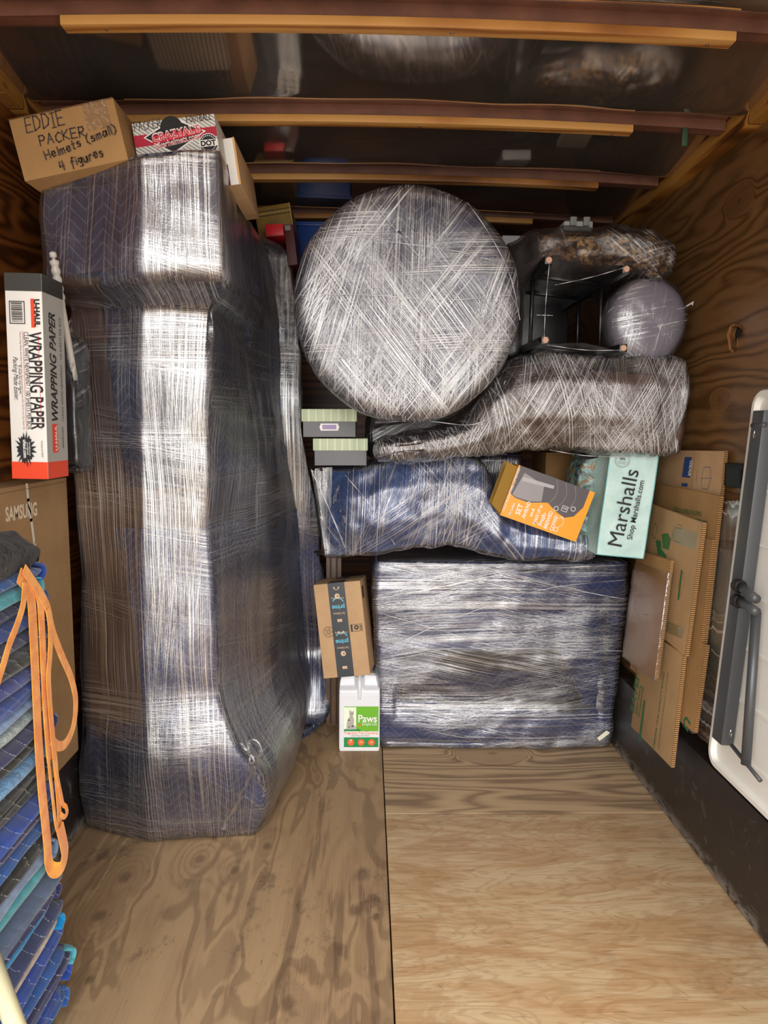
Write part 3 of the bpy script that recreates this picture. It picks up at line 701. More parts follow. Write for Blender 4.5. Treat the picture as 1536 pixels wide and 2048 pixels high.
# ================================================================ blue wrapped chair
root = empty('wrapped_chair', at(800, 1100, Y=2.85), 'chair in bright blue blanket and clear wrap lying on the wide block', 'wrapped chair')
L = [hl(648, 938, 1108, 2.78, 3.0, .01), hl(672, 942, 1110, 2.72, 2.96, .02), hl(720, 941, 1107, 2.67, 2.98, .05), hl(790, 923, 1098, 2.64, 2.98, .06), hl(850, 917, 1088, 2.64, 2.98, .05), hl(900, 915, 1083, 2.66, 2.98, .05), hl(940, 917, 1090, 2.66, 2.98, .05),
     hl(965, 935, 1102, 2.66, 2.98, .05), hl(990, 990, 1108, 2.65, 2.96, .04), hl(1020, 1030, 1112, 2.65, 3.05, .03), hl(1080, 1052, 1114, 2.64, 3.0, .03), hl(1150, 1073, 1114, 2.64, 2.95, .02), hl(1190, 1090, 1116, 2.66, 2.9, .01)]
B = Soft(root, L, nv=110, sub=6, it=2, cap=.02, amp=.012, freq=7, seed=6)
B.base('blue_blanket', M_ROYAL)
F4 = wrapfilm('wrap on blue chair', [(88, 150, 3, 1), (35, 150, 3, .7), (-50, 130, 3, .8), (70, 160, 4, .6)], clear=.26, white=.6, seed=41.0, rough=.2, patch=(.42, .58), bumpk=1.4, bs=.0035)
B.film(F4, .008, .008, 13, (1.4, 1, .6))
# clear web and dark leg tips at the left end
W_ = [at(622, 938, Y=2.76), at(665, 934, Y=2.72), at(660, 1108, Y=2.72), at(650, 1110, Y=2.75)]
rows = []
for j in range(13):
    t = j/12; rows.append([W_[0].lerp(W_[3], t).lerp(W_[1].lerp(W_[2], t), k/8)+Vector((0, .012*math.sin(k*2.1+t*3), 0)) for k in range(9)])
v, f = grid_vf(rows, closed=False); mesh('wrap_web', v, f, F4, root, smooth=True, uvbox=True)
for (x0, y0, x1, y1) in ((622, 934, 665, 936), (624, 938, 660, 941), (630, 1104, 668, 1098), (634, 1109, 662, 1106)):
    tube('chair_leg_tip', [at(x0, y0, Y=2.76), at(x1, y1, Y=2.74)], [.005, .007], plain('dark stained wood', '20130d', .4), root)
strands(root, [[(622, 940), (650, 1000), (690, 1095)], [(624, 942), (655, 1010), (685, 1080)], [(690, 950), (740, 1010), (790, 1090)]], Y=2.60, r=.0014)

# ================================================================ big wrapped block on the floor
root = empty('wrapped_cabinet', at(1005, 1518, Z=0), 'wide square furniture block in navy quilted blankets and clear wrap on the floor', 'wrapped furniture')
bx = lambda px, py, Y: at(px, py, Y=Y).x
L = []
for z, Y, l, r in ((0, 2.98, 770, 1246), (.08, 2.965, 762, 1252), (.2, 2.95, 762, 1254), (.45, 2.93, 757, 1262), (.65, 2.91, 751, 1268), (.80, 2.90, 750, 1270), (.845, 2.90, 754, 1268)):
    xl, xr = (l-733)/FPX*Y, min((r-733)/FPX*Y, 1.095)
    L.append([Vector((xl, Y, z)), Vector(((xl*2+xr)/3, Y-.02, z)), Vector(((xl+xr*2)/3, Y-.02, z)), Vector((xr, Y, z)), Vector((xr, Y+.35, z)), Vector((xr, Y+.75, z)), Vector(((xl+xr)/2, Y+.75, z)), Vector((xl, Y+.75, z)), Vector((xl, Y+.35, z))])
def relb(v, px, py):
    if v.y > 3.1: return 0
    return -.018*math.exp(-((py-1400)/35)**2)*(1 if 790 < px < 1200 else .2)
B = Soft(root, L, nv=90, sub=8, it=2, cap=.04, amp=.009, freq=5, seed=8, relief=relb)
B.base('quilted_blanket', M_NAVY2)
B.patch('dark_opening', M_BLKB, [(797, 1300), (1180, 1300), (1190, 1415), (1140, 1425), (800, 1400)], .002, label='dark gap between the hanging blanket corners')
B.patch('inner_blanket', M_NAVY, [(840, 1345), (1140, 1345), (1150, 1400), (850, 1402)], .004)
B.patch('blanket_corner', M_GREYB, [(800, 1298), (905, 1298), (870, 1330), (828, 1400), (800, 1375)], .006, label='pointed blanket corner hanging at the left')
B.patch('blanket_corner', M_NAVY2, [(1105, 1262), (1205, 1262), (1212, 1400), (1168, 1412)], .007, label='slanted blanket corner hanging at the right')
B.patch('blanket_fold', M_GREYB, [(1200, 1195), (1216, 1195), (1212, 1420), (1196, 1420)], .009, label='folded blanket edge running down the front')
F5 = wrapfilm('wrap on block', [(2, 190, 2.2, 1), (12, 150, 2, .8), (-12, 150, 2.4, .8), (0, 60, 1, .8)], clear=.24, white=.33, seed=51.0, rough=.18, patch=(.43, .58), bumpk=1.2, bs=.003)
B.film(F5, .010, .005, 13, (.4, 1, 1.4), low=.0)
strands(root, [[(760, 1200), (860, 1170), (1000, 1150), (1180, 1130)], [(770, 1300), (900, 1240), (1080, 1180), (1250, 1160)], [(755, 1225), (860, 1255), (980, 1290)], [(960, 1130), (1100, 1170), (1250, 1198)], [(820, 1300), (1000, 1296), (1248, 1302)], [(1120, 1170), (1200, 1190), (1250, 1198)]], Y=2.862, r=.0015)
p = at(1207, 1472, Y=2.91)
mesh('paper_tag', [at(1194, 1476, Y=2.905), at(1213, 1461, Y=2.905), at(1220, 1466, Y=2.905), at(1199, 1482, Y=2.905), at(1194, 1476, Y=2.908), at(1213, 1461, Y=2.908), at(1220, 1466, Y=2.908), at(1199, 1482, Y=2.908)], [(0, 1, 2, 3), (7, 6, 5, 4), (0, 4, 5, 1), (1, 5, 6, 2), (2, 6, 7, 3), (3, 7, 4, 0)], plain('tag paper', 'e8e0c8', .7), root)['label'] = 'small cream paper tag'

# ================================================================ patterned bundle, top right
root = empty('wrapped_cushion', at(1200, 560, Y=2.6), 'brown and gold patterned cushion roll in loose clear plastic above the black stool', 'wrapped cushion')
L = [hl(1012, 500, 555, 2.66, 2.9, .01), hl(1050, 478, 560, 2.60, 3.0, .03), hl(1090, 468, 540, 2.55, 3.0, .04), hl(1150, 464, 538, 2.52, 3.0, .05), hl(1215, 462, 540, 2.5, 3.0, .05), hl(1270, 472, 545, 2.48, 3.0, .04), hl(1315, 486, 558, 2.47, 2.95, .02), hl(1343, 500, 535, 2.47, 2.8, .01)]
B = Soft(root, L, nv=60, sub=6, it=2, cap=.03, amp=.014, freq=8, seed=12)
def patt():
    g = G('mottled gold brown cloth'); co = g.coord(); n1 = g.noise(co, 60, 3, .6); n2 = g.noise(co, 14, 3)
    col = g.mix(g.step(n1, .45, .6), lin('2f2119'), g.ramp(n2, [(.35, lin('4d352a')), (.55, lin('7d5a2c')), (.7, lin('a5814a'))]))
    return g.done(g.pbr(col, .8, 0, g.bump(n1, .6, .004), .2))
M_PATT = patt()
B.base('patterned_cloth', M_PATT)
B.patch('brown_band', M_DKB, [(1010, 440), (1078, 440), (1090, 600), (1010, 600)], .003)
F6 = wrapfilm('loose clear plastic', [(20, 60, 6, 1), (100, 70, 8, .8), (-40, 90, 6, .8)], clear=.11, white=.18, seed=61.0, rough=.12, patch=(.5, .62), bumpk=1.6, bs=.006)
B.film(F6, .012, .014, 12)
# white things lying behind it
for nm, lab, pts, Y, col in (('paper_pad', 'white flat pad lying behind the patterned roll, beside the round top', (1004, 1060, 470, 500), 3.0, 'b9bcc2'), ('plastic_fitting', 'grey-white plastic fitting on top of the patterned roll', (1128, 1186, 441, 462), 2.75, 'b4b6b4')):
    a = at(pts[0], pts[2], Y=Y); b = at(pts[1], pts[3], Y=Y)
    o = box(nm, a.x, b.x, Y, Y+.16, b.z, a.z, plain(nm+' surface', col, .6, bump=.3), bev=.008, seg=3); tag(o, lab, nm.split('_')[0])
    if nm == 'plastic_fitting':
        for q in (.3, .75): box('socket', a.x+(b.x-a.x)*q-.012, a.x+(b.x-a.x)*q+.012, Y-.012, Y+.004, a.z-.02, a.z+.012, plain('fitting grey', '8d908e', .5), o, bev=.003)

# ================================================================ black stool lying on its side
root = empty('bar_stool', at(1170, 700, Y=2.7), 'black square-legged stool lying on its side in clear wrap, feet toward the viewer', 'stool')
M_STL = plain('black satin frame', '121113', .35, spec=.6)
feet = [(1098, 520), (1253, 538), (1091, 680), (1247, 696)]; Y0, Y1 = 2.30, 2.98
fp = [at(x, y, Y=Y0) for x, y in feet]; cc = sum(fp, Vector())/4
bp = [Vector((cc.x+(p.x-cc.x)*.93, Y1, cc.z+(p.z-cc.z)*.93)) for p in fp]
for a, b in zip(fp, bp):
    q = b-a; t = .0125
    v = [a+Vector((sx*t, 0, sz*t)) for sx, sz in ((-1, -1), (1, -1), (1, 1), (-1, 1))]+[b+Vector((sx*t*1.1, 0, sz*t*1.1)) for sx, sz in ((-1, -1), (1, -1), (1, 1), (-1, 1))]
    lg = mesh('leg', v, [(0, 1, 2, 3), (7, 6, 5, 4), (0, 4, 5, 1), (1, 5, 6, 2), (2, 6, 7, 3), (3, 7, 4, 0)], M_STL, root, recalc=True); bevel(lg, .002)
    v, f = lathe_vf([(.008, -.004), (.010, -.002), (.010, .002)], 14, Matrix.Translation(a) @ Matrix.Rotation(-math.pi/2, 4, 'X')); ft = mesh('foot_pad', v, f, plain('tan felt pad', 'c59a80', .8), root); ft['label'] = 'small tan round foot pad'
for t_ in (.34, .72):
    c4 = [a.lerp(b, t_) for a, b in zip(fp, bp)]
    for i, j in ((0, 1), (1, 3), (3, 2), (2, 0)):
        tube('rung', [c4[i], c4[j]], .0075, M_STL, root, n=6)
box('seat', min(p.x for p in bp)-.015, max(p.x for p in bp)+.015, Y1, Y1+.04, min(p.z for p in bp)-.015, max(p.z for p in bp)+.015, M_STL, root, bev=.008)
F7 = wrapfilm('loose wrap on stool', [(80, 60, 3, 1), (95, 90, 3, .8), (30, 80, 5, .5)], clear=.10, white=.15, seed=71.0, rough=.12, patch=(.52, .64), bumpk=1.5, bs=.006)
rows = []
for j in range(15):
    t = j/14; Q = [a.lerp(b, t) for a, b in zip(fp, bp)]; order = [Q[0], Q[1], Q[3], Q[2]]; r_ = []
    for i in range(4):
        a, b = order[i], order[(i+1) % 4]; ctr = sum(Q, Vector())/4
        for k in range(10):
            p = a.lerp(b, k/10); d = p-ctr; d.y = 0; sag = math.sin(k/10*math.pi)*(.022 if i != 3 else -.05)
            r_.append(p+d.normalized()*(.020-sag+.004*noise.noise(p*30)))
    rows.append(r_)
n_ = len(rows[0]); v = [p for r_ in rows for p in r_]; f = [(j*n_+k, j*n_+(k+1) % n_, (j+1)*n_+(k+1) % n_, (j+1)*n_+k) for j in range(14) for k in range(n_) if not 9 < k < 20]
mesh('stretch_wrap', v, f, F7, root, smooth=True, uvbox=True)
strands(root, [[(1100, 515), (1092, 600), (1088, 680)], [(1110, 570), (1180, 555), (1250, 535)], [(1095, 690), (1170, 700), (1248, 700)], [(1072, 630), (1105, 631)]], Y=2.285, r=.0012)
# added black wrapped shape left of it, standing in for the darkness there
root = empty('dark_gap_filler', at(1060, 700, Y=2.6), 'added dark wrapped shape standing for darkness between the round top and the stool', 'wrapped furniture')
L = [hl(1004, 560, 715, 2.64, 2.9, .01), hl(1025, 540, 712, 2.62, 3.0, .02), hl(1040, 535, 706, 2.62, 3.0, .01), hl(1047, 550, 700, 2.64, 3.0, .0)]
B = Soft(root, L, nv=16, sub=5, cap=.01, amp=.006, freq=10, seed=14); B.base('dark_cover', M_BLKB); B.film(F7, .005, .005, 18, (1, 1, .3))

# ================================================================ round padded seat
root = empty('wrapped_stool_seat', at(1306, 720, Y=2.35), 'round grey padded stool seat wrapped in clear film, leaning beside the right wall', 'stool seat')
c = at(1306, 637, Y=2.43); R = .1405; rows = []
for r_, d in ((.02, -.012), (.25, -.011), (.5, -.008), (.7, -.003), (.82, .004), (.91, .014), (.97, .030), (1, .05), (1, .075), (.96, .10), (.85, .115), (.5, .12), (.02, .12)):
    rows.append([Vector((c.x+R*r_*math.cos(2*math.pi*k/64)*.98, c.y+d+.02, c.z+R*1.06*r_*math.sin(2*math.pi*k/64))) for k in range(64)])
D = Soft.__new__(Soft); D.root = root; D.seed = 15; D.vs, D.fs = grid_vf(rows); D.N = normals(D.vs, D.fs); D.vs = lumps(D.vs, D.N, .003, 12, 3); D.N = normals(D.vs, D.fs)
D.base('seat_pad', plain('grey lilac cloth', '77727c', .7, bump=.3))
D.film(wrapfilm('wrap on seat', [(10, 70, 12, 1), (80, 80, 14, .9), (-35, 90, 12, .7)], clear=.13, white=.45, seed=81.0, rough=.16, patch=(.5, .62), bumpk=1.2, bs=.003), .004, .004, 20)
P = [at(px, py, Y=2.49) for px, py in ((1366, 616), (1374, 612), (1382, 607), (1386, 603), (1384, 611))]
tube('film_tail', P, [.003, .003, .003, .004, .002], M_STR, root, n=6)
# ================================================================ cartons on top of the tall bundle
AY = lambda px, py, Y: at(px, py, Y=Y)
AXx = lambda px, py, X: at(px, py, X=X)
b = Box('cardboard_box', 'brown cardboard box with black handwriting beside the left wall, on top of the tall bundle', 'box', AY(17, 240, 1.93), AY(226, 195, 1.93), AY(45, 364, 1.93), .24, M_CARD4)
f = b.front
for s_, p0, p1, ap in (('EDDIE', (54, 266), (130, 249), 1.3), ('PACKER', (82, 292), (172, 273), .95), ('Helmets (small)', (94, 321), (234, 266), .85), ('4 figures', (124, 343), (208, 313), .95)):
    f.text(s_, M_MARK, p0, p1, ap, hw=True, pen=.0032, name='handwriting')
f.line('box_seam', plain('seam brown', '6f4d2b', .8), [(0, b.h*.985), (b.w, b.h*.985)], .0012)
tp = G('clear packing tape'); t_ = tp.n('ShaderNodeBsdfTransparent'); gl_ = tp.n('ShaderNodeBsdfGlossy'); gl_.inputs['Roughness'].default_value = .15
crk = tp.bump(tp.noise(tp.coord(), 70, 3), .8, .003); tp.t.links.new(crk.o, gl_.inputs['Normal'])
M_TAPE = tp.done(tp.mixsh(.22, V(tp, t_.outputs[0]), V(tp, gl_.outputs[0])))
f.rect('packing_tape', M_TAPE, b.w*.70, b.h*.55, b.w*.93, b.h, .0030)
b.flush()
M_HEL = None
def hatch():
    g = G('hatched white carton'); x, y, z = g.sep(g.coord()); s = g.step(g.m('SINE', (x*.8+z)*620), .35, .6)
    return g.done(g.pbr(g.mix(s, lin('dcdad4'), lin('8e8b88')), .45, 0, None, .4))
b = Box('helmet_box', 'white and red helmet box with black diamond logo, on top of the tall bundle', 'box', AY(263, 247, 2.02), AY(428, 227, 2.02), AY(270, 332, 2.02), .26, hatch())
f = b.front; w, h = b.w, b.h
f.poly('red_band', plain('box red', 'b01e38', .45), [(0, h*.42), (w, h*.47), (w, h*.70), (0, h*.70)])
f.ppoly('logo_edge', M_WHITE, [(287, 276), (343, 238), (350, 236), (412, 262), (350, 307), (343, 306)])
f.ppoly('logo_diamond', M_BLACK, [(291, 276), (343, 242), (350, 240), (407, 263), (350, 303), (343, 302)])
f.ring('helmet_drawing', M_BLACK, *f.uv(343, 256), 0, .030, 24, 1.0, 0, math.pi)
f.ppoly('logo_panel', M_RED, [(304, 274), (403, 255), (405, 266), (306, 290)])
f.text("CRAZYAL'S", M_WHITE, (306, 284), (402, 263), 1.1, .05); f.text("CRAZYAL'S", M_RED, (307, 284), (401, 263), 1.0, .01)
f.text('bikerhelmets.com', M_WHITE, (312, 299), (400, 277), 1.3, .03); f.text('bikerhelmets.com', M_RED, (313, 299), (399, 277), 1.1, .0)
f.text('PACKER', M_MARK, (270, 263), (323, 256), 1.5, hw=True, pen=.0016, name='handwriting'); f.text('FOOTBALL', M_MARK, (374, 247), (424, 240), 1.5, hw=True, pen=.0016, name='handwriting')
cx, cy = f.uv(418, 288); r_ = .024
f.disc('round_seal', M_WHITE, cx, cy, r_*1.08); f.disc('round_seal', M_BLACK, cx, cy, r_)
for k in range(24):
    a = k/24*2*math.pi; f.disc('round_seal', M_WHITE, cx+math.cos(a)*r_*.82, cy+math.sin(a)*r_*.82, .0016, 6)
f.rect('round_seal', M_WHITE, cx-r_, cy-r_*.36, cx+r_, cy+r_*.36)
f.text('DOT', M_BLACK, (cx-r_*.85, cy-r_*.25), (cx+r_*.85, cy-r_*.25), .95, .05, uv=True)
f.text('Helmet', M_BLACK, (402, 318), (436, 312), 1.3, .01)
b.flush()
b = Box('white_box', 'narrow white box with tan edges standing right of the helmet box', 'box', AY(438, 278, 2.12), AY(468, 274, 2.12), AY(452, 372, 2.12), .34, M_CARD2)
b.front.rect('white_panel', M_WHITE, .002, 0, b.w*.86, b.h*.985); b.front.rect('purple_print', plain('purple print', '5b2b4a', .6), b.w*.2, 0, b.w*.32, b.h*.45)
b.front.rect('tan_edge', plain('pale edge', 'd9a86c', .6), b.w*.86, 0, b.w, b.h)
b.flush()
# dark boxes behind the tall bundle
b = Box('patterned_box', 'gold patterned box standing behind the tall bundle near the roof', 'box', AY(508, 416, 3.05), AY(579, 405, 3.05), AY(508, 490, 3.05), .3, plain('old gold board', '8a6a26', .5, bump=.4, var=.3))
f = b.front
for yy in (.86, .74): f.line('dotted_border', plain('border brown', '3b2a12', .6), [(0, b.h*yy), (b.w, b.h*yy)], .004)
for k in range(14): f.rect('dotted_border', plain('border cream', 'b89a58', .6), b.w*(k/14+.02), b.h*.77, b.w*(k/14+.05), b.h*.83)
f.rect('pale_edge', plain('border cream', 'b89a58', .6), b.w*.975, 0, b.w, b.h)
b.flush()
b = Box('red_box', 'bright red small box showing beside the tall bundle, under the gold box', 'box', AY(530, 449, 2.95), AY(566, 447, 2.95), AY(530, 474, 2.95), .2, plain('bright red board', 'd01420', .4)); b.flush()
b.front.rect('lid_edge', plain('dark red board', '5a1014', .5), 0, 0, b.w, b.h*.08); b.flush()
b = Box('maroon_box', 'dark maroon box with small white label under the gold box', 'box', AY(567, 450, 2.96), AY(586, 448, 2.96), AY(585, 530, 2.96), .30, plain('maroon board', '4a0d10', .5))
b.front.rect('white_label', M_GREY, b.w*.1, b.h*.86, b.w*.7, b.h*.98); b.flush()
o = box('blue_crate', at(594, 445, Y=3.3).x, at(700, 445, Y=3.3).x, 3.3, 3.6, at(600, 560, Y=3.3).z, at(600, 444, Y=3.3).z, plain('blue plastic', '12408c', .4), bev=.01); tag(o, 'blue plastic crate far back between the tall bundle and the round top', 'crate')
box('rim', at(594, 445, Y=3.3).x-.008, at(700, 445, Y=3.3).x+.008, 3.292, 3.608, at(600, 452, Y=3.3).z, at(600, 443, Y=3.3).z, plain('blue plastic', '12408c', .4), o, bev=.004)

# ================================================================ two storage boxes
M_GB = plain('grey board', '6f7074', .6, bump=.2, bs=400); M_LID = None
def lidm():
    g = G('sage striped board'); x, y, z = g.sep(g.coord()); s = g.step(g.m('SINE', x*230), .8, .95); s2 = g.step(g.noise(g.vec(x*26, 0.0, 0.0), 1, 1), .5, .56)
    c_ = g.mix(s2*.5, lin('b9c3a2'), lin('9fb08a')); return g.done(g.pbr(g.mix(s*.7, c_, lin('dfe3cf')), .5))
M_LID = lidm()
def sbox(lab, l, r, t, tl, btm, lbl, Y):
    b = Box('storage_box', lab, 'box', AY(l+2, tl, Y), AY(r-2, tl, Y), AY(l+2, btm, Y), .28, M_GB)
    ht = (at(l, t, Y=Y)-at(l, tl, Y=Y)).z
    box('lid', -b.w/2-.005, b.w/2+.005, -.005, .285, b.h-.002, b.h+ht, M_LID, b.root, world=False, bev=.002)
    if lbl:
        f = b.front; cx = b.w*.5; cy = b.h*.62; a, c_ = b.w*.165, b.h*.22
        f.poly('label_holder', M_WHITE, [(cx-a*1.15, cy), (cx-a*1.05, cy-c_*.5), (cx-a, cy-c_), (cx+a, cy-c_), (cx+a*1.05, cy-c_*.5), (cx+a*1.15, cy), (cx+a*1.05, cy+c_*.5), (cx+a, cy+c_), (cx-a, cy+c_), (cx-a*1.05, cy+c_*.5)])
        f.rect('label_card', plain('lilac card', 'a08fb8', .6), cx-a*.82, cy-c_*.66, cx+a*.82, cy+c_*.66); b.flush()
    return b
sbox('upper grey storage box with sage striped lid and lilac label card', 604, 713, 818, 842, 874, True, 2.66)
sbox('lower grey storage box with sage striped lid and no label', 627, 735, 877, 900, 931, False, 2.66)

# ================================================================ delivery carton and jug
b = Box('delivery_box', 'brown delivery carton with black printed tape standing on the white jug', 'box', AY(627, 1170, 2.84), AY(720, 1161, 2.82), AY(650, 1357, 2.80), .20, M_CARD2, body='carton')
f = b.front; w, h = b.w, b.h; M_TP = plain('black printed tape', '22252a', .35); M_TEAL = plain('teal print', '58b4cc', .5); M_TAN = plain('tan print', 'd0b08c', .5)
f.rect('tape', M_TP, w*.30, 0, w*.66, h); b.top.rect('tape', M_TP, w*.30, 0, w*.66, b.d*.42); b.top.rect('tape_end', M_TP, w*.36, b.d*.62, w*.66, b.d)
def inv(s_, m_, cx, cy, ww, asp=1.0, bold=0.0): f.text(s_, m_, (cx+ww/2, cy), (cx-ww/2, cy), asp, bold, uv=True)
for q in (.735, .37):
    inv('prime', M_TEAL, w*.48, h*(q+.028), w*.27, 1.2, .02)
    f.ring('printed_text', M_TEAL, w*.48, h*(q+.040), w*.115, w*.135, 14, 1, math.radians(20), math.radians(150)); inv('Fast Delivery', M_TAN, w*.48, h*(q-.05), w*.25, 1.4); inv('Prime Streaming', M_TAN, w*.48, h*(q+.11), w*.26, 1.4)
for q, kind in ((.86, 1), (.60, 2), (.48, 3), (.25, 1), (.10, 2), (.95, 3)):
    cx, cy = w*.48, h*q
    if kind == 1: f.disc('tape_icons', M_TAN, cx, cy, w*.055); f.poly('tape_icons', M_TP, [(cx+w*.025, cy-h*.01), (cx+w*.025, cy+h*.01), (cx-w*.02, cy)])
    elif kind == 2: f.rect('tape_icons', M_TAN, cx-w*.05, cy-h*.014, cx+w*.05, cy+h*.016); f.line('tape_icons', M_TP, [(cx, cy-h*.014), (cx, cy+h*.004)], .002)
    else: f.ring('tape_icons', M_TAN, cx, cy, w*.04, w*.052, 16, 1, math.pi, 2*math.pi); f.disc('tape_icons', M_TAN, cx-w*.05, cy, w*.018); f.disc('tape_icons', M_TAN, cx+w*.05, cy, w*.018)
f.ring('printed_seal', M_MARK, w*.22, h*.49, w*.105, w*.112, 28)
for k in range(5): f.line('printed_seal', M_MARK, [(w*.22+w*.09*math.cos(k*1.256), h*.49+w*.09*math.sin(k*1.256)), (w*.22+w*.09*math.cos(k*1.256+2.5), h*.49+w*.09*math.sin(k*1.256+2.5))], .0008)
x0, y0 = w*.70, h*.495
f.ring('recycling_mark', M_BLACK, x0+w*.12, y0+h*.018, w*.026, w*.055, 5)
f.rect('recycling_mark', M_BLACK, x0, y0-h*.02, x0+w*.035, y0+h*.05)
for k in range(4): f.rect('recycling_mark', M_BLACK, x0+w*.19, y0-h*.01+k*h*.014, x0+w*.25, y0-h*.004+k*h*.014)
f.line('recycling_mark', M_BLACK, [(x0, y0-h*.022), (x0+w*.25, y0-h*.022)], .0012); f.line('recycling_mark', M_BLACK, [(x0, y0+h*.05), (x0+w*.25, y0+h*.05)], .0012)
b.right.rect('side_print', M_MARK, b.d*.1, h*.80, b.d*.35, h*.93)
b.flush()
o = box('carved_panel', at(652, 1080, Y=3.2).x, at(683, 1080, Y=3.2).x, 3.2, 3.26, .0, at(660, 1085, Y=3.2).z, plain('brown carved wood', '6e5340', .5, var=.2), bev=.004); tag(o, 'brown grooved wooden upright behind the delivery carton', 'wooden upright')
for k in (.3, .7): box('groove', at(652+31*k, 1080, Y=3.2).x-.004, at(652+31*k, 1080, Y=3.2).x+.004, 3.196, 3.204, .01, at(660, 1088, Y=3.2).z, plain('groove brown', '35261c', .6), o)
# white jug
M_JUG = plain('white plastic', 'e6e6ea', .35, spec=.6)
YJ = 2.93; cxj = (at(678, 1503, Y=YJ).x+at(759, 1503, Y=YJ).x)/2; wj = at(759, 1480, Y=YJ).x-at(678, 1480, Y=YJ).x; hj = at(700, 1352, Y=YJ).z
root = empty('litter_jug', (cxj, YJ+.07, 0), 'white plastic jug with green and orange pet label, on the floor beside the big block', 'jug')
dj = .14
def rr(z, sx, sy, oy=0): return [Vector((cxj+x*wj/2*sx, YJ+dj/2+oy+y*dj/2*sy, z)) for x, y in ((-1, -1), (0, -1), (1, -1), (1, 0), (1, 1), (0, 1), (-1, 1), (-1, 0))]
L = [rr(.0, .92, .9), rr(.012, 1, .98), rr(hj*.35, 1, 1), rr(hj*.7, 1, 1), rr(hj*.74, 1.0, 1), rr(hj*.82, .99, .98), rr(hj*.9, .97, .95), rr(hj*.985, .86, .8)]
rows = loft_grid(L, 40, 6, 2, .012)
vs, fs = grid_vf(rows)
# hand recesses either side of the handle
nv = []
for v in vs:
    q = v.copy(); u = (v.x-cxj)/(wj/2); t = (v.z-hj*.84)/(hj*.16)
    if t > -0.2 and v.y < YJ+dj*.6:
        s_ = max(0, min(1, (abs(u)-.12)/.14))*max(0, min(1, (t+.2)/.25)); q.y += s_*.035*(1-.3*abs(u))
    nv.append(q)
mesh('bottle', nv, fs, M_JUG, root, smooth=True, recalc=True)
tube('handle', catmull([Vector((cxj, YJ+.004, hj*.70)), Vector((cxj, YJ+.0, hj*.80)), Vector((cxj, YJ+.004, hj*.92)), Vector((cxj, YJ+.03, hj*1.0)), Vector((cxj, YJ+.07, hj*1.01))], 14), .0085, M_JUG, root, n=10)
Mx = Matrix(((1, 0, 0, cxj-wj/2), (0, 0, -1, YJ), (0, 1, 0, 0), (0, 0, 0, 1))); Mx = root.matrix_world.inverted() @ Mx
f = Face(root, Mx, wj, hj); w, h = wj, hj
M_LG = plain('lime label', '6fb52c', .35); M_DG = plain('label green', '1f8f4a', .35); M_OR = plain('label orange', 'ea6a2c', .4); M_PALE = plain('label pale', 'eef6da', .4)
x0, x1 = w*.12, w*.97; Z = lambda t: t*h
f.rect('label', M_LG, x0, Z(.27), x1, Z(.60)); f.rect('label', M_PALE, x0, Z(.28), w*.42, Z(.59)); f.rect('label', M_WHITE, x0, Z(.19), x1, Z(.27)); f.rect('label', M_DG, x0, Z(.06), x1, Z(.19)); f.rect('label', M_WHITE, x0, Z(.02), x1, Z(.055))
f.poly('label_pet_photo', M_DG, [(x0, Z(.275)), (w*.55, Z(.275)), (w*.5, Z(.30)), (x0, Z(.30))])
cat_ = [(.18, .295), (.40, .295), (.42, .33), (.36, .36), (.37, .42), (.34, .47), (.36, .51), (.36, .55), (.325, .53), (.30, .535), (.255, .56), (.25, .51), (.26, .47), (.22, .44), (.19, .38)]
f.poly('label_pet_photo', plain('grey fur print', 'b5aca2', .6), [(w*x, Z(y)) for x, y in cat_])
for x, y, r_ in ((.29, .505, .010), (.335, .505, .010), (.24, .42, .02), (.33, .34, .022), (.25, .33, .015)): f.disc('label_pet_photo', plain('dark fur print', '5a524c', .6), w*x, Z(y), w*r_*1.2, 12)
f.text('Paws', M_WHITE, (w*.47, Z(.395)), (w*.93, Z(.395)), 1.15, .02, uv=True); f.text('Simple Life', M_WHITE, (w*.56, Z(.35)), (w*.93, Z(.35)), 1.3, uv=True)
f.poly('label', M_OR, [(w*.48, Z(.375)), (w*.48, Z(.33)), (w*.55, Z(.352))])
f.text('Fragrance Free Clumping', M_OR, (x0+.003, Z(.235)), (x1-.003, Z(.235)), 1.2, uv=True); f.text('cleaning cat litter', M_GREY, (w*.3, Z(.205)), (w*.75, Z(.205)), 1.2, uv=True)
for k, s_ in enumerate(('7', '10', '20')):
    cx = x0+(x1-x0)*(.2+.3*k); f.disc('label', M_OR, cx, Z(.125), w*.085); f.text(s_, M_WHITE, (cx-w*.03, Z(.115)), (cx+w*.03, Z(.115)), 1, uv=True)
f.flush()
Ms = root.matrix_world.inverted() @ Matrix(((0, 0, -1, cxj-wj/2-.0005), (-1, 0, 0, YJ+dj), (0, 1, 0, 0), (0, 0, 0, 1)))
f = Face(root, Ms, dj, hj); f.rect('side_label', M_DG, dj*.1, Z(.06), dj*.9, Z(.19)); f.rect('side_label', plain('label rose', 'c8506a', .4), dj*.1, Z(.19), dj*.9, Z(.5)); f.rect('side_label', M_LG, dj*.1, Z(.5), dj*.9, Z(.6)); f.flush()

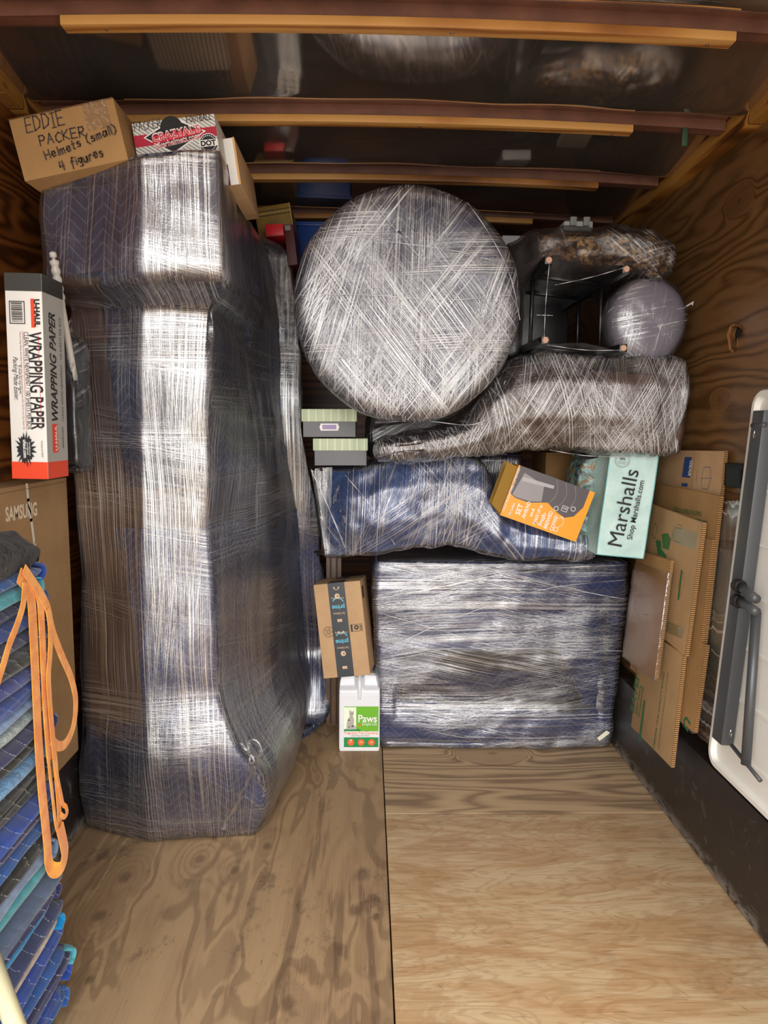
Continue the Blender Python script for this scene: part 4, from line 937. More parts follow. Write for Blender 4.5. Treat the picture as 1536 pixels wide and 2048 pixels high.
# ================================================================ coffee-maker box and shopping bags
M_ORNG = plain('orange yellow print', 'e59a0c', .4); M_STEEL = plain('dark pot print', '4b4549', .4); M_PG = plain('grey pot print', '8d878a', .4)
Yc = 2.52
b = Box('coffee_maker_box', 'orange coffee maker box tilted beside the mint shopping bag', 'box', AY(1038, 930, Yc), AY(1190, 985, Yc), AY(1000, 1030, Yc), .11, plain('box yellow side', 'b9861f', .5))
f = b.front; w, h = b.w, b.h
f.rect('front_print', M_ORNG, 0, 0, w, h)
f.poly('pot_picture', M_STEEL, [(w*.02, h), (w*.93, h), (w*.93, h*.66), (w*.86, h*.44), (w*.76, h*.36), (w*.62, h*.42), (w*.5, h*.52), (w*.4, h*.47), (w*.28, h*.40), (w*.1, h*.40), (w*.02, h*.45)])
f.poly('pot_picture', M_PG, [(w*.05, h*.45), (w*.1, h*.42), (w*.28, h*.43), (w*.42, h*.5), (w*.38, h*.8), (w*.1, h*.9)])
f.poly('pot_picture', plain('pale steel print', 'a8a3a6', .4), [(w*.10, h*.74), (w*.5, h*.80), (w*.5, h*.86), (w*.1, h*.82)])
for q in (.5, .62, .74): f.line('pot_picture', M_GREY, [(w*(q+.03*math.sin(t*.35)*2), h*(.98-.055*t)) for t in range(9)], .002)
for k in range(3):
    cx, cy = w*(.62+.1*k), h*(.47+.05*k)
    if k == 1: f.line('icons', M_WHITE, [(cx-w*.035, cy-h*.05), (cx+w*.035, cy-h*.05), (cx+w*.035, cy+h*.05), (cx-w*.035, cy+h*.05), (cx-w*.035, cy-h*.05)], .0014); f.text('12:00', M_WHITE, (cx-w*.025, cy-h*.01), (cx+w*.025, cy-h*.01), 1.4, uv=True)
    else: f.ring('icons', M_WHITE, cx, cy, w*.024, w*.030, 20)
arc = [(w*(.72+.05*math.sin(t*.5)), h*(.36-.035*t)) for t in range(7)]; f.line('icons', M_WHITE, arc, .0015); f.line('icons', M_WHITE, [(w*.72, h*.36), (w*.70, h*.31)], .0015); f.line('icons', M_WHITE, [(w*.72, h*.36), (w*.76, h*.33)], .0015); f.ring('icons', M_WHITE, w*.71, h*.10, w*.022, w*.029, 16)
for s_, x, y0, y1, asp in (('SET', .225, .12, .33, 1), ('AHEAD', .30, .09, .42, 1), ('and', .375, .17, .32, .8), ('MAKE UP to', .45, .06, .44, 1.2), ('Fresh-', .53, .07, .33, 1.2), ('BREWED', .60, .05, .39, 1.2), ('COFFEE!', .68, .05, .35, 1.2), ('Mr Coffee', .12, .06, .30, 1.1)):
    f.text(s_, M_WHITE, (w*x, h*y0), (w*x, h*y1), asp, .015, uv=True)
f.text('12-CUP PROGRAMMABLE COFFEEMAKER', M_WHITE, (w*.03, h*.1), (w*.03, h*.95), 1.6, uv=True)
b.flush()
# its two end flaps
for k, (dx, dz, ang) in enumerate(((-.008, .0, 1.25), (-.02, .015, .85))):
    fl = mesh('box_flap', [Vector((-w/2, .01+.05*k, .004)), Vector((-w/2, .01+.05*k, h*.96)), Vector((-w/2-.045, -.01+.06*k, h*.98)), Vector((-w/2-.045, -.01+.06*k, .03))], [(0, 1, 2, 3)], plain('flap tan', '9a762f', .6), b.root, world=False)
    m = fl.modifiers.new('t', 'SOLIDIFY'); m.thickness = .002
# shopping bag: lofted, slightly crumpled
M_MINT = None
def mint():
    g = G('mint woven plastic'); co = g.coord(); n = g.noise(co, 9, 4, .6); wv = g.m('SINE', g.sep(co)[2]*2500)
    return g.done(g.pbr(g.mix(g.step(n, .3, .7), lin('b3d2cd'), lin('cbe6e1')), .42, 0, g.bump(n+wv*.01, .8, .012), .5))
M_MINT = mint(); M_MINTE = plain('aqua bag trim', '6fb3b4', .5)
Yb = 2.52
tl, tr, bl, br = AY(1222, 898, Yb), AY(1318, 908, Yb), AY(1184, 1108, Yb), AY(1280, 1124, Yb)
M_, w, h = frame3(tl, tr, bl)
root = empty('shopping_bag', None, 'tall mint green shopping bag with large black store name leaning beside the coffee box', 'bag', M=M_)
vs = []; fs = []; nx, nz = 18, 30
def bagp(u, v, side):
    x = (u-.5)*w; z = v*h; k = noise.noise(Vector((x*9, z*7, side*3.0)))
    return Vector((x, (0 if side == 0 else .15)+k*.006*(1 if side == 0 else -1), z+(.004*noise.noise(Vector((x*20, 1, 2))) if v > .99 else 0)))
ringp = []
rows = []
for j in range(nz+1):
    v_ = j/nz; r_ = [bagp(i/nx, v_, 0) for i in range(nx+1)]
    r_ += [Vector((w/2+.01*math.sin(v_*9)*(t*(1-t))*2-.02*math.sin(math.pi*t)*v_, .15*t, v_*h)) for t in (.25, .5, .75)]
    r_ += [bagp(1-i/nx, v_, 1) for i in range(nx+1)]
    r_ += [Vector((-w/2+.02*math.sin(math.pi*t)*v_, .15*(1-t), v_*h)) for t in (.25, .5, .75)]
    rows.append(r_)
n_ = len(rows[0]); v = [p for r_ in rows for p in r_]; f_ = [(j*n_+k, j*n_+(k+1) % n_, (j+1)*n_+(k+1) % n_, (j+1)*n_+k) for j in range(nz) for k in range(n_)]; f_.append(tuple(range(n_)))
bg = mesh('bag_body', v, f_, M_MINT, root, world=False, smooth=True); m = bg.modifiers.new('t', 'SOLIDIFY'); m.thickness = .001
bg.data.set_sharp_from_angle(angle=math.radians(50))
for nm, e0, e1 in (('trim_edge', (-w/2, 0), (-w/2, 1)), ('trim_edge', (w/2, 0), (w/2, 1))):
    tube('seam_trim', [Vector((e0[0], bagp(0 if e0[0] < 0 else 1, t/10, 0).y-.001, t/10*h)) for t in range(11)], .0018, M_MINTE, root, n=6, world=False)
tube('seam_trim', [Vector(((t/10-.5)*w, bagp(t/10, 0, 0).y-.001, .001)) for t in range(11)], .0018, M_MINTE, root, n=6, world=False)
f = Face(root, Matrix(((1, 0, 0, -w/2), (0, 0, -1, -.006), (0, 1, 0, 0), (0, 0, 0, 1))), w, h)
f.text('Marshalls', M_BLACK, (1243, 1094), (1278, 942), 1.0, .0); f.text('Shop Marshalls.com', M_BLACK, (1264, 1080), (1289, 962), 1.05, .005)
cx, cy = f.uv(1245, 920)
f.ring('round_stamp', M_GREY, cx, cy, .0255, .027, 30); f.ring('round_stamp', M_GREY, cx, cy, .021, .0217, 30); f.text('50%', M_BLACK, (cx-.010, cy), (cx+.010, cy), 1, .01, uv=True); f.text('RECYCLED', M_GREY, (cx-.014, cy-.008), (cx+.014, cy-.008), 1, uv=True); f.text('MATERIAL', M_GREY, (cx-.012, cy-.014), (cx+.012, cy-.014), 1, uv=True)
f.flush()
# printed bag behind it
def floral():
    g = G('printed teal bag'); co = g.coord(); n = g.noise(co, 11, 4, .6, 1.5); n2 = g.noise(co, 28, 3)
    c_ = g.ramp(n, [(.34, lin('4a3e44')), (.44, lin('63807a')), (.50, lin('93b3ad')), (.55, lin('7d6642')), (.66, lin('a5804a'))])
    return g.done(g.pbr(g.mix(g.step(n2, .5, .7)*.4, c_, lin('59757a')), .35, 0, g.bump(n+n2*.5, .7, .01), .5))
root = empty('printed_bag', at(1190, 1090, Y=2.68), 'crumpled teal and brown printed bag squeezed behind the mint bag and coffee box', 'bag')
L = [[Vector((at(px, py, Y=2.68).x, y, at(px, py, Y=2.68).z)) for px, y in ((l_, 2.68), ((l_+r_)/2, 2.655), (r_, 2.68), (r_, 2.85), (l_, 2.85))] for py, l_, r_ in ((1070, 1150, 1240), (1040, 1150, 1245), (990, 1150, 1250), (940, 1160, 1262), (908, 1170, 1270))]
B = Soft(root, L, nv=30, sub=6, cap=.015, amp=.012, freq=13, seed=23); B.base('bag_body', floral())
P = [at(px, py, Y=2.66) for px, py in ((1148, 903), (1170, 915), (1195, 912), (1225, 900))]; v, f_ = ribbon_vf(catmull(P, 12), .012, lambda i, t: Vector((0, 0, 1))); mesh('bag_strap', v, f_, M_BLKB, root)
b = Box('tan_box', 'plain tan carton in the gap behind the coffee maker box', 'box', AY(1092, 905, 2.98), AY(1172, 905, 2.98), AY(1092, 1010, 2.98), .25, M_CARD3); b.flush()
b.front.line('box_seam', plain('seam brown', '6f4d2b', .8), [(0, b.h*.96), (b.w, b.h*.96)], .0015); b.flush()
# ================================================================ flattened cartons leaning on the right ledge
def flat(lab, tl, tr, bl, th, mat=None, edge=True, group='flattened cartons leaning on the right'):
    b = Box('flattened_box', lab, 'flattened box', AXx(*tl), AXx(*tr), AXx(*bl), th, mat or M_CARD, group=None, bev=.001, body='board')
    if edge:
        for nm, x0, x1, z0, z1 in (('corrugated_edge', b.w/2-.0015, b.w/2+.0008, .002, b.h-.002),):
            box(nm, x0, x1, -.0006, th+.0006, z0, z1, M_CEDGE, b.root, world=False)
    return b
b = flat('flattened tan carton with blue GEAR print, highest of the leaning stack', (1296, 900, 1.150), (1450, 902, 1.150), (1290, 1250, 1.120), .010, M_CARD2)
f = b.front
f.ppoly('blue_print', M_BLUEINK, [(1370, 914), (1384, 914), (1380, 956), (1364, 954)])
f.text('GEAR', M_WHITE, (1381, 920), (1376, 952), 1.2, .02); f.ppoly('blue_print', M_BLUEINK, [(1364, 966), (1376, 967), (1375, 974), (1363, 972)])
o = [(1411, 935), (1420, 934), (1421, 955), (1418, 976), (1407, 977), (1402, 955), (1408, 936)]
f.line('box_drawing', M_BLUEINK, [f.uv(*q) for q in ((1409, 934), (1421, 935), (1423, 956), (1416, 978), (1405, 978), (1403, 957), (1409, 934))], .0016); f.line('box_drawing', M_BLUEINK, [f.uv(*q) for q in ((1403, 957), (1423, 956))], .0014)
f.line('box_drawing', M_BLUEINK, [f.uv(*q) for q in ((1395, 941), (1393, 966))], .0012); f.line('box_fold', plain('fold line', '8d6a42', .8), [f.uv(1390, 903), f.uv(1384, 975)], .0015)
b.flush()
b = flat('flattened brown carton with upside-down green lettering below the GEAR print', (1300, 964, 1.120), (1440, 992, 1.120), (1290, 1330, 1.088), .012, M_CARD4)
f = b.front
for s_, p0, p1 in (('QUALITY & STRENGTH TESTED', (1404, 1024), (1348, 1014)), ('RECYCLE OR REUSE THIS BOX', (1415, 1042), (1352, 1030)), ('MADE IN THE U.S.A.', (1412, 1051), (1362, 1040))): f.text(s_, M_GREEN, p0, p1, 1.4, .02)
b.flush()
b = flat('long plain flattened carton just behind the green recycling print board', (1290, 1040, 1.103), (1424, 1080, 1.103), (1275, 1350, 1.070), .010, M_CARD4); b.flush()
b = flat('flattened carton with green recycling print and strips of grey tape', (1286, 1002, 1.073), (1406, 1046, 1.073), (1262, 1225, 1.050), .012, M_CARD)
f = b.front; M_TPT = plain('worn tan tape', '94805a', .3)
f.ppoly('tape', M_TPT, [(1348, 1052), (1396, 1066), (1390, 1100), (1342, 1082)]); f.ppoly('tape', M_TPT, [(1318, 1235), (1368, 1256), (1364, 1278), (1314, 1255)])
f.ppoly('green_print', M_DGREEN, [(1312, 1080), (1322, 1082), (1323, 1098), (1334, 1112), (1332, 1116), (1316, 1108)]); f.ppoly('green_print', M_GREEN, [(1324, 1068), (1336, 1066), (1342, 1078), (1338, 1100), (1326, 1096)])
f.ring('green_print', M_GREEN, *f.uv(1310, 1062), .026, .030, 24, .6)
for k in range(5): f.line('green_print', M_GREEN, [f.uv(1302+k*5, 1075), f.uv(1303+k*5, 1095)], .0012)
f.ppoly('green_print', M_DGREEN, [(1363, 1140), (1366, 1140), (1359, 1200), (1356, 1200)]); f.ring('green_print', M_GREEN, *f.uv(1364, 1168), .038, .040, 28, .45)
f.line('green_print', M_DGREEN, [f.uv(1354, 1048), f.uv(1365, 1051), f.uv(1363, 1058), f.uv(1353, 1055)], .0012); f.line('green_print', M_DGREEN, [f.uv(1351, 1082), f.uv(1361, 1086)], .0014)
b.flush()
b = flat('flattened carton reading SAVE in green lettering, lowest of the leaning stack', (1283, 1255, 1.056), (1367, 1308, 1.056), (1246, 1436, 1.030), .012, M_CARD)
f = b.front; w, h = b.w, b.h
for s_, p0, p1, q, bd in (('SAVE!', (1267, 1428), (1279, 1358), 1.0, .04), ('BEST PRICE', (1274, 1430), (1283, 1372), 1.0, .02), ('GUARANTEE', (1279, 1436), (1288, 1374), 1.0, .02), ('COMPARE OUR QUALITY BOXES', (1308, 1505), (1330, 1345), 1.0, .01), ('AND EVERYDAY LOW PRICES AT YOUR STORE', (1318, 1500), (1338, 1345), .9, .01)):
    f.text(s_, M_GREEN, p0, p1, q*.8, bd)
f.ppoly('green_bar', M_DGREEN, [(1288, 1400), (1291, 1402), (1281, 1486), (1277, 1482)])
f.line('green_print', M_GREEN, [f.uv(*q) for q in ((1258, 1430), (1272, 1345), (1280, 1348))], .0014)
b.flush()
b = flat('narrow flattened board behind the SAVE carton with small green letter', (1300, 1230, 1.088), (1412, 1290, 1.088), (1290, 1385, 1.060), .012, M_CARD4)
f = b.front; f.text('U', M_DGREEN, (1372, 1430), (1366, 1448), 1, .03); b.flush()
b = flat('small flattened carton with scribbled marker, wrapped in film against the big block', (1274, 1100, 1.040), (1342, 1121, 1.040), (1254, 1318, 1.000), .010, M_CARD3)
f = b.front; f.line('handwriting', M_MARK, [f.uv(1280, 1290), f.uv(1288, 1270), f.uv(1284, 1300), f.uv(1280, 1290)], .0016)
f.text('PAC', M_MARK, (1266, 1235), (1282, 1243), 1.6, hw=True, pen=.0022, name='handwriting'); f.line('handwriting', M_MARK, [f.uv(1290, 1215), f.uv(1293, 1240)], .002); f.line('handwriting', M_MARK, [f.uv(1286, 1230), f.uv(1299, 1228)], .002)
f.flush()
box('stretch_wrap', -b.w/2-.004, b.w/2+.004, -.006, .014, -.004, b.h*.9, M_TAPE, b.root, world=False, bev=.003)
b = flat('flattened carton seen edge-on next to the wrapped framed picture', (1330, 1040, 1.136), (1428, 1062, 1.136), (1320, 1370, 1.104), .012, M_CARD4); b.flush()

# ================================================================ wrapped framed picture
tl, tr, bl = AXx(1395, 1010, 1.150), AXx(1492, 1004, 1.150), AXx(1385, 1440, 1.115)
M_, w, h = frame3(tl, tr, bl)
root = empty('framed_picture', None, 'framed picture in crinkled clear wrap leaning on the right ledge behind the folding table', 'picture', M=M_)
def arts():
    g = G('muted landscape print'); x, y, z = g.sep(g.coord()); n = g.noise(g.vec(x*6, 0.0, z*9), 1, 4, .6)
    return g.done(g.pbr(g.ramp(n*.5+z*.8, [(.2, lin('b0aa98')), (.45, lin('a2ad92')), (.6, lin('c2c6b8')), (.8, lin('8b9bb0'))]), .5))
box('backing', -w/2, w/2, .004, .018, 0, h, plain('mat board', 'cfc8ba', .7), root, world=False)
for nm, x0, x1, z0, z1 in (('frame_rail', -w/2, w/2, h-.02, h), ('frame_rail', -w/2, w/2, 0, .02), ('frame_rail', -w/2, -w/2+.02, .02, h-.02), ('frame_rail', w/2-.02, w/2, .02, h-.02)):
    box(nm, x0, x1, -.006, .018, z0, z1, plain('pale frame', '8d8170', .5), root, world=False, bev=.003)
box('print', -w*.4, w*.32, .001, .005, h*.12, h*.84, plain('inner frame', '8b8e92', .5), root, world=False); box('artwork', -w*.37, w*.29, -.001, .002, h*.15, h*.80, arts(), root, world=False)
F8 = wrapfilm('crinkled wrap on picture', [(88, 130, 3, 1), (100, 110, 4, .8), (70, 130, 5, .6)], clear=.30, white=.5, seed=91.0, rough=.2, patch=(.36, .52), bumpk=1.6, bs=.004)
rows = []
for j in range(41):
    t = j/40; r_ = []
    for k in range(25):
        s_ = k/24; x = -w/2-.01+(w+.02)*s_; z = -.035+(h+.04)*t
        r_.append(Vector((x, -.012-.008*abs(noise.noise(Vector((x*40, z*2, 1))))-.02*max(0, .12-t)*abs(noise.noise(Vector((x*40, z*30, 4)))), z+.012*noise.noise(Vector((x*25, 3, 1)))*(1-t))))
    rows.append(r_)
vv, ff = grid_vf(rows, closed=False); WM = [root.matrix_world @ q for q in vv]
mesh('stretch_wrap', WM, ff, F8, root, smooth=True, uvbox=True)

# ================================================================ folding table on the right ledge
M_TBL = plain('white moulded plastic', 'f0ede4', .42, bump=.15, bs=90, spec=.5); M_TLG = plain('dark grey tube', '4d4f52', .4, .3, spec=.5, bump=.15, bs=300)
T0 = at(1505, 783, X=1.150); B0 = at(1440, 1535, X=1.085)
yF = 2.08; LEN = 1.45
tl, bl = Vector((1.150, yF, T0.z)), Vector((1.085, yF, B0.z)); tr = Vector((1.150, yF-LEN, T0.z))
M_, w, h = frame3(tl, tr, bl)
root = empty('folding_table', None, 'white plastic folding table with dark grey folded legs standing on edge on the right ledge', 'table', M=M_)
def rrect(x0, x1, z0, z1, r, n=8):
    P = []
    for cx, cz, a in ((x1-r, z1-r, 0), (x0+r, z1-r, 90), (x0+r, z0+r, 180), (x1-r, z0+r, 270)):
        for k in range(n+1): t = math.radians(a+90*k/n); P.append((cx+r*math.cos(t), cz+r*math.sin(t)))
    return P
# underside toward the truck: rim lip and recessed panel
prof = [(0, .022), (0, .004), (.004, .0), (.016, .0), (.020, .004), (.022, .016)]
vs = []; fs = []; n_ = None
for ins, y in prof:
    P = rrect(-w/2+ins, w/2-ins, ins, h-ins, max(.01, .05-ins)); n_ = len(P); vs += [Vector((x, y-.022, z)) for x, z in P]
for i in range(len(prof)-1):
    for k in range(n_): fs.append((i*n_+k, i*n_+(k+1) % n_, (i+1)*n_+(k+1) % n_, (i+1)*n_+k))
fs.append(tuple(range((len(prof)-1)*n_, len(prof)*n_))); fs.append(tuple(range(n_-1, -1, -1)))
mesh('tabletop', vs, fs, M_TBL, root, world=False, smooth=True, recalc=True).data.set_sharp_from_angle(angle=math.radians(40))
rv = []
for k in range(7): rv.append(box_vf(-w/2+.03, w/2-.03, -.012, -.006, .09+k*h/7.5, .098+k*h/7.5))
vv, ff = merge(rv); mesh('stiffening_ribs', vv, ff, M_TBL, root, world=False)
TF = Face(root, Matrix(((1, 0, 0, -w/2), (0, 0, -1, -.03), (0, 1, 0, 0), (0, 0, 0, 1))), w, h)
U = lambda px, py: TF.uv(px, py)
def P3(px, py, y=-.03): a, c_ = TF.uv(px, py); return Vector((a-w/2, y, c_))
a, c_ = P3(1518, 822), P3(1478, 1512)
box('cross_rail', a.x+.004, a.x+.062, -.050, -.012, c_.z, a.z, M_TLG, root, world=False, bev=.004)
tube('leg', [P3(1540, 850, -.045), P3(1516, 852, -.045)], .008, M_TLG, root, world=False); tube('leg', [P3(1536, 1200, -.062), P3(1497, 1170, -.062)], .013, M_TLG, root, n=14, world=False); tube('leg', [P3(1536, 1225, -.062), P3(1496, 1200, -.062)], .013, M_TLG, root, n=14, world=False)
for px, py in ((1497, 1172), (1495, 1202)):
    p = P3(px, py, -.062)
    for q in range(3): tube('hinge_collar', [p+Vector((-.004+q*.008, 0, 0)), p+Vector((.002+q*.008, 0, 0))], .019, M_STL, root, n=12, world=False)
tube('leg', [P3(1527, 1225, -.05), P3(1506, 1530, -.05)], .013, M_TLG, root, n=14, world=False)
tube('brace', [P3(1482, 1492, -.056), P3(1540, 1562, -.056)], .006, M_TLG, root, n=10, world=False)
x_ = P3(1524, 1200); 
for px, py in ((1524, 872), (1476, 1469)):
    p = P3(px, py, -.0515); vv, ff = lathe_vf([(.007, 0), (.007, .0015), (.004, .003), (.0005, .0035)], 12, Matrix.Translation(p) @ Matrix.Rotation(math.pi/2, 4, 'X')); mesh('screw', vv, ff, plain('bright screw', 'dcdcd8', .2, 1), root, world=False)
    tube('screw', [p+Vector((0, -.002, .002)), p+Vector((.002, -.002, .014))], .0022, plain('bright screw', 'dcdcd8', .2, 1), root, n=6, world=False)

# ================================================================ left ledge: paper box, rod, flat carton, strap
M_UW = plain('white glossy carton', 'e3e0da', .4)
b = Box('paper_box', 'tall white, red and black packing paper carton standing on the brown flat carton', 'box', AY(8, 545, 1.80), AY(82, 547, 1.80), AY(29, 957, 1.80), .12, M_UW)
f = b.front; w, h = b.w, b.h; M_CH = plain('charcoal print', '34332f', .45)
for F_, W_ in ((f, w), (b.right, b.d)):
    F_.rect('charcoal_band', M_CH, 0, h*.915, W_, h); F_.rect('red_band', M_ORED, 0, 0, W_, h*.085)
b.top.rect('charcoal_band', M_CH, 0, 0, w, b.d)
b.right.rect('grey_side', plain('side grey', 'a9a8a4', .5), .001, h*.085, b.d, h*.915)
dn = lambda F_, s_, m_, x, y0, y1, asp=1.0, bold=0.0, shear=0.0, W_=w: F_.text(s_, m_, (W_*x, h*y0), (W_*x, h*y1), asp, bold, shear, uv=True)
f.rect('logo', M_ORED, w*.69, h*.742, w*.80, h*.88); f.rect('logo', M_BLACK, w*.86, h*.742, w*.865, h*.88)
dn(f, 'U-HAUL', M_BLACK, .79, .878, .746, 1.0, .05)
dn(f, 'WRAPPING PAPER', M_BLACK, .60, .722, .245, 1.55, .02)
dn(f, 'CLEAN, WHITE NEWSPRINT / 100 SHEETS PER BOX', M_BLACK, .475, .72, .245, 1.55, .005)
f.rect('red_rule', M_RED, w*.865, h*.245, w*.875, h*.72); f.rect('red_rule', M_RED, w*.445, h*.245, w*.455, h*.725)
dn(f, 'Use to wrap dishes and other fragile items. Recommended for use with Cell Kit and Dish Saver Kit', M_GREY, .36, .72, .245, 1.2)
dn(f, 'A must for any move!', M_BLACK, .30, .56, .42, 1.1); dn(f, 'Packing Made Easier.', M_BLACK, .16, .60, .39, 1.3, 0, .4)
f.line('barcode', M_BLACK, [(w*.12, h*.76), (w*.12, h*.865), (w*.52, h*.865), (w*.52, h*.76), (w*.12, h*.76)], .002)
rnd = random.Random(4); y = .768
while y < .858:
    t = rnd.choice((.0015, .003, .0045)); f.rect('barcode', M_BLACK, w*.17, h*y, w*.47, h*(y+t)); y += t+rnd.choice((.002, .0035))
P = []
for k in range(40):
    r_ = (.098 if k % 2 else .066)*(1+.15*math.sin(k*2.3)); t = k/40*2*math.pi; P.append((w*.42+math.cos(t)*r_*h*.5, h*.148+math.sin(t)*r_*h*.86))
f.poly('starburst', M_BLACK, P); dn(f, 'uhaul.com', M_WHITE, .36, .195, .105, 1.1, .02); dn(f, 'see website for', M_WHITE, .52, .185, .115, 1.0); dn(f, 'eco-friendly', M_WHITE, .46, .18, .12, 1.0)
dn(f, 'Product #: WPS', M_BLACK, .86, .19, .11, 1.0)
up = lambda s_, m_, x, y0, y1, asp=1.0, bold=0.0, shear=0.0: b.right.text(s_, m_, (b.d*x, h*y0), (b.d*x, h*y1), asp, bold, shear, uv=True)
up('WRAPPING PAPER', M_BLACK, .55, .29, .83, 1.5, .03, .25); up('CLEAN, WHITE NEWSPRINT / 100 SHEETS PER BOX', M_BLACK, .85, .29, .82, 1.6)
b.right.rect('logo', M_ORED, b.d*.25, h*.13, b.d*.52, h*.275); up('U-HAUL', M_WHITE, .48, .14, .27, 1.0, .03); up('uhaul.com', M_BLACK, .80, .15, .26, 1.3)
b.flush()
# turned white rod behind it
root = empty('turned_rod', at(140, 900, Y=2.0), 'white turned wooden rod with beaded top leaning behind the packing paper carton', 'rod')
P0, P1 = at(107, 516, Y=1.93), at(150, 760, Y=2.02); prof = []; L_ = (P0-P1).length
for k in range(90):
    t = k/89; r_ = .0085 if t < .62 else .0095
    if t > .66: r_ = .0085+.0035*abs(math.sin((t-.66)/.34*math.pi*5))
    if t > .985: r_ = .004
    prof.append((r_, t*L_))
q = (P0-P1).normalized().to_track_quat('Z', 'Y').to_matrix().to_4x4()
vv, ff = lathe_vf(prof, 16, Matrix.Translation(P1) @ q); mesh('beaded_rod', vv, ff, plain('white painted wood', 'b9b4ac', .4), root, smooth=True)
mesh('end_cap', *lathe_vf([(.003, 0), (.009, .002), (.009, .012), (.005, .016)], 14, Matrix.Translation(P0) @ q), plain('white painted wood', 'b9b4ac', .4), root, smooth=True)
# black things in clear plastic beside it
root = empty('plastic_bag', at(138, 940, Y=2.0), 'black goods in crinkled clear plastic between the paper carton and tall bundle', 'bag')
L = [[Vector((at(px, py, Y=2.0).x, y, at(px, py, Y=2.0).z)) for px, y in ((l_, 2.0), (r_, 2.0), (r_, 2.1), (l_, 2.1))] for py, l_, r_ in ((944, 118, 156), (880, 114, 153), (800, 110, 150), (730, 112, 146), (670, 118, 140))]
B = Soft(root, L, nv=24, sub=5, cap=.015, amp=.008, freq=16, seed=33); B.base('black_contents', plain('black plastic', '0e0e10', .35)); B.film(F6, .004, .006, 30, low=at(100, 946, Y=2.0).z)
# big flat carton on the ledge
tl, tr, bl = AXx(-120, 1013, -.93), AXx(160, 954, -.93), AXx(-120, 1800, -.93)
zt, zb = at(100, 960, X=-.93).z, .347
yN, yF_ = 1.2, 2.22
b = Box('television_box', 'large flat brown television carton on the left ledge behind the blanket stack', 'box', Vector((-.93, yN, zt)), Vector((-.93, yF_, zt)), Vector((-.93, yN, zb)), .10, M_CORR, bev=.004)
f = b.front; f.text('SAMSUNG', plain('pale print', 'e2d2b8', .6), (11, 1043), (74, 1030), 1.35, .03)
f.line('white_strap', plain('white strapping', 'd8d2c4', .4), [f.uv(53, 970), f.uv(56, 1000), f.uv(62, 1040), f.uv(70, 1100), f.uv(76, 1200), f.uv(80, 1500)], .013)
f.line('box_seam', plain('seam brown', '6f4d2b', .8), [(0, b.h*.985), (b.w, b.h*.985)], .0012)
b.flush()

# ================================================================ stack of folded moving blankets
def pad(name, h, line, per=.05, st=.7, kind=0):
    g = G(name); co = g.coord(); x, y, z = g.sep(co); c = lin(h)
    wv = (g.noise(g.vec(y*20, z*30, x*10), 1, 2)-.5)*.022
    zz = g.m('PINGPONG', z+x*.5, .03)
    ph = g.m('FRACT', (y+zz*1.5+wv)/per)
    ln = g.step(g.m('ABSOLUTE', ph-.5), .018, .035, 1.0, 0.0)*g.step(g.m('SINE', z*1400+x*1400), -.5, .1)
    fz = g.noise(co, 330, 3, .7); n1 = g.noise(co, 22, 4, .6)
    col = g.mix(g.step(n1*.6+fz*.4, .3, .7), [q*.78 for q in c], [min(1, q*1.2) for q in c])
    if kind == 2:
        sq = g.step(g.m('SINE', g.noise(co, 24, 3, .6, 1.0)*70), -.2, .6); col = g.mix(sq*.5, col, [min(1, q*1.8+.05) for q in c])
    col = g.mix(ln*st, col, lin(line))
    return g.done(g.pbr(col, .9, 0, g.bump(g.step(g.m('ABSOLUTE', ph-.5), 0.0, .3)*.6+fz*.25+n1*.4, .7, .003), .15, Sheen_Weight=.3))
PM = {'royal': pad('royal pad', '2b4793', '8fa3d8'), 'blue': pad('blue pad', '2f5796', 'a9bbe0'), 'teal': pad('teal pad', '4fa0ab', '7fc0c6', st=.3), 'navy': pad('navy pad', '35345a', 'b6b6cc'),
      'black': pad('black pad', '292824', 'a9a596'), 'steel': pad('steel knit pad', '5b86ad', 'b9cddd', st=.2, kind=2), 'pale': pad('pale knit pad', '8f9c9a', 'd0d4cf', st=.3, kind=2), 'lightblue': pad('light blue pad', '7d97bf', 'a8b8d4', st=.3),
      'grey': pad('grey blue pad', '56637c', '8d97ad', st=.3), 'cyan': pad('cyan pad', '1583bb', '4aaed8', st=.5), 'cream': pad('cream pad', 'c2b3a0', 'd8cbb8', st=.3), 'slate': pad('slate navy pad', '3c4266', 'b9bcd0'), 'violet': pad('violet blue pad', '3b4586', 'a9aed0'), 'greyblue': pad('pale grey blue pad', '7f92ad', 'a3b0c4', st=.25)}
M_FUR = None
def fur():
    g = G('black furry cloth'); co = g.coord(); n = g.noise(g.vec(*[q*k for q, k in zip(g.sep(co), (90, 60, 90))]), 1, 4, .7); m_ = g.noise(co, 9, 3)
    return g.done(g.pbr(g.mix(g.step(n*.6+m_*.4, .35, .7), lin('0f0e10'), lin('3a3534')), .95, 0, g.bump(n+m_, 1.0, .008), .1, Sheen_Weight=.15))
M_FUR = fur()
SEQ = [('blue', 'royal'), ('teal', 'teal'), ('navy', 'blue'), ('royal', 'navy'), ('navy', 'greyblue'), ('black', 'black'), ('violet', 'violet'), ('royal', 'royal'), ('lightblue', 'lightblue'), ('pale', 'pale'), ('navy', 'navy'), ('black', 'black'), ('steel', 'steel'), ('black', 'black'), ('black', 'black'),
       ('royal', 'royal'), ('navy', 'navy'), ('blue', 'blue'), ('black', 'black'), ('greyblue', 'greyblue'), ('teal', 'teal'), ('grey', 'grey'), ('navy', 'navy'), ('cyan', 'cyan'), ('slate', 'slate'), ('cream', 'cyan'), ('royal', 'royal'), ('blue', 'blue'), ('navy', 'teal'), ('blue', 'royal'), ('royal', 'royal'), ('blue', 'blue'), ('black', 'black')]
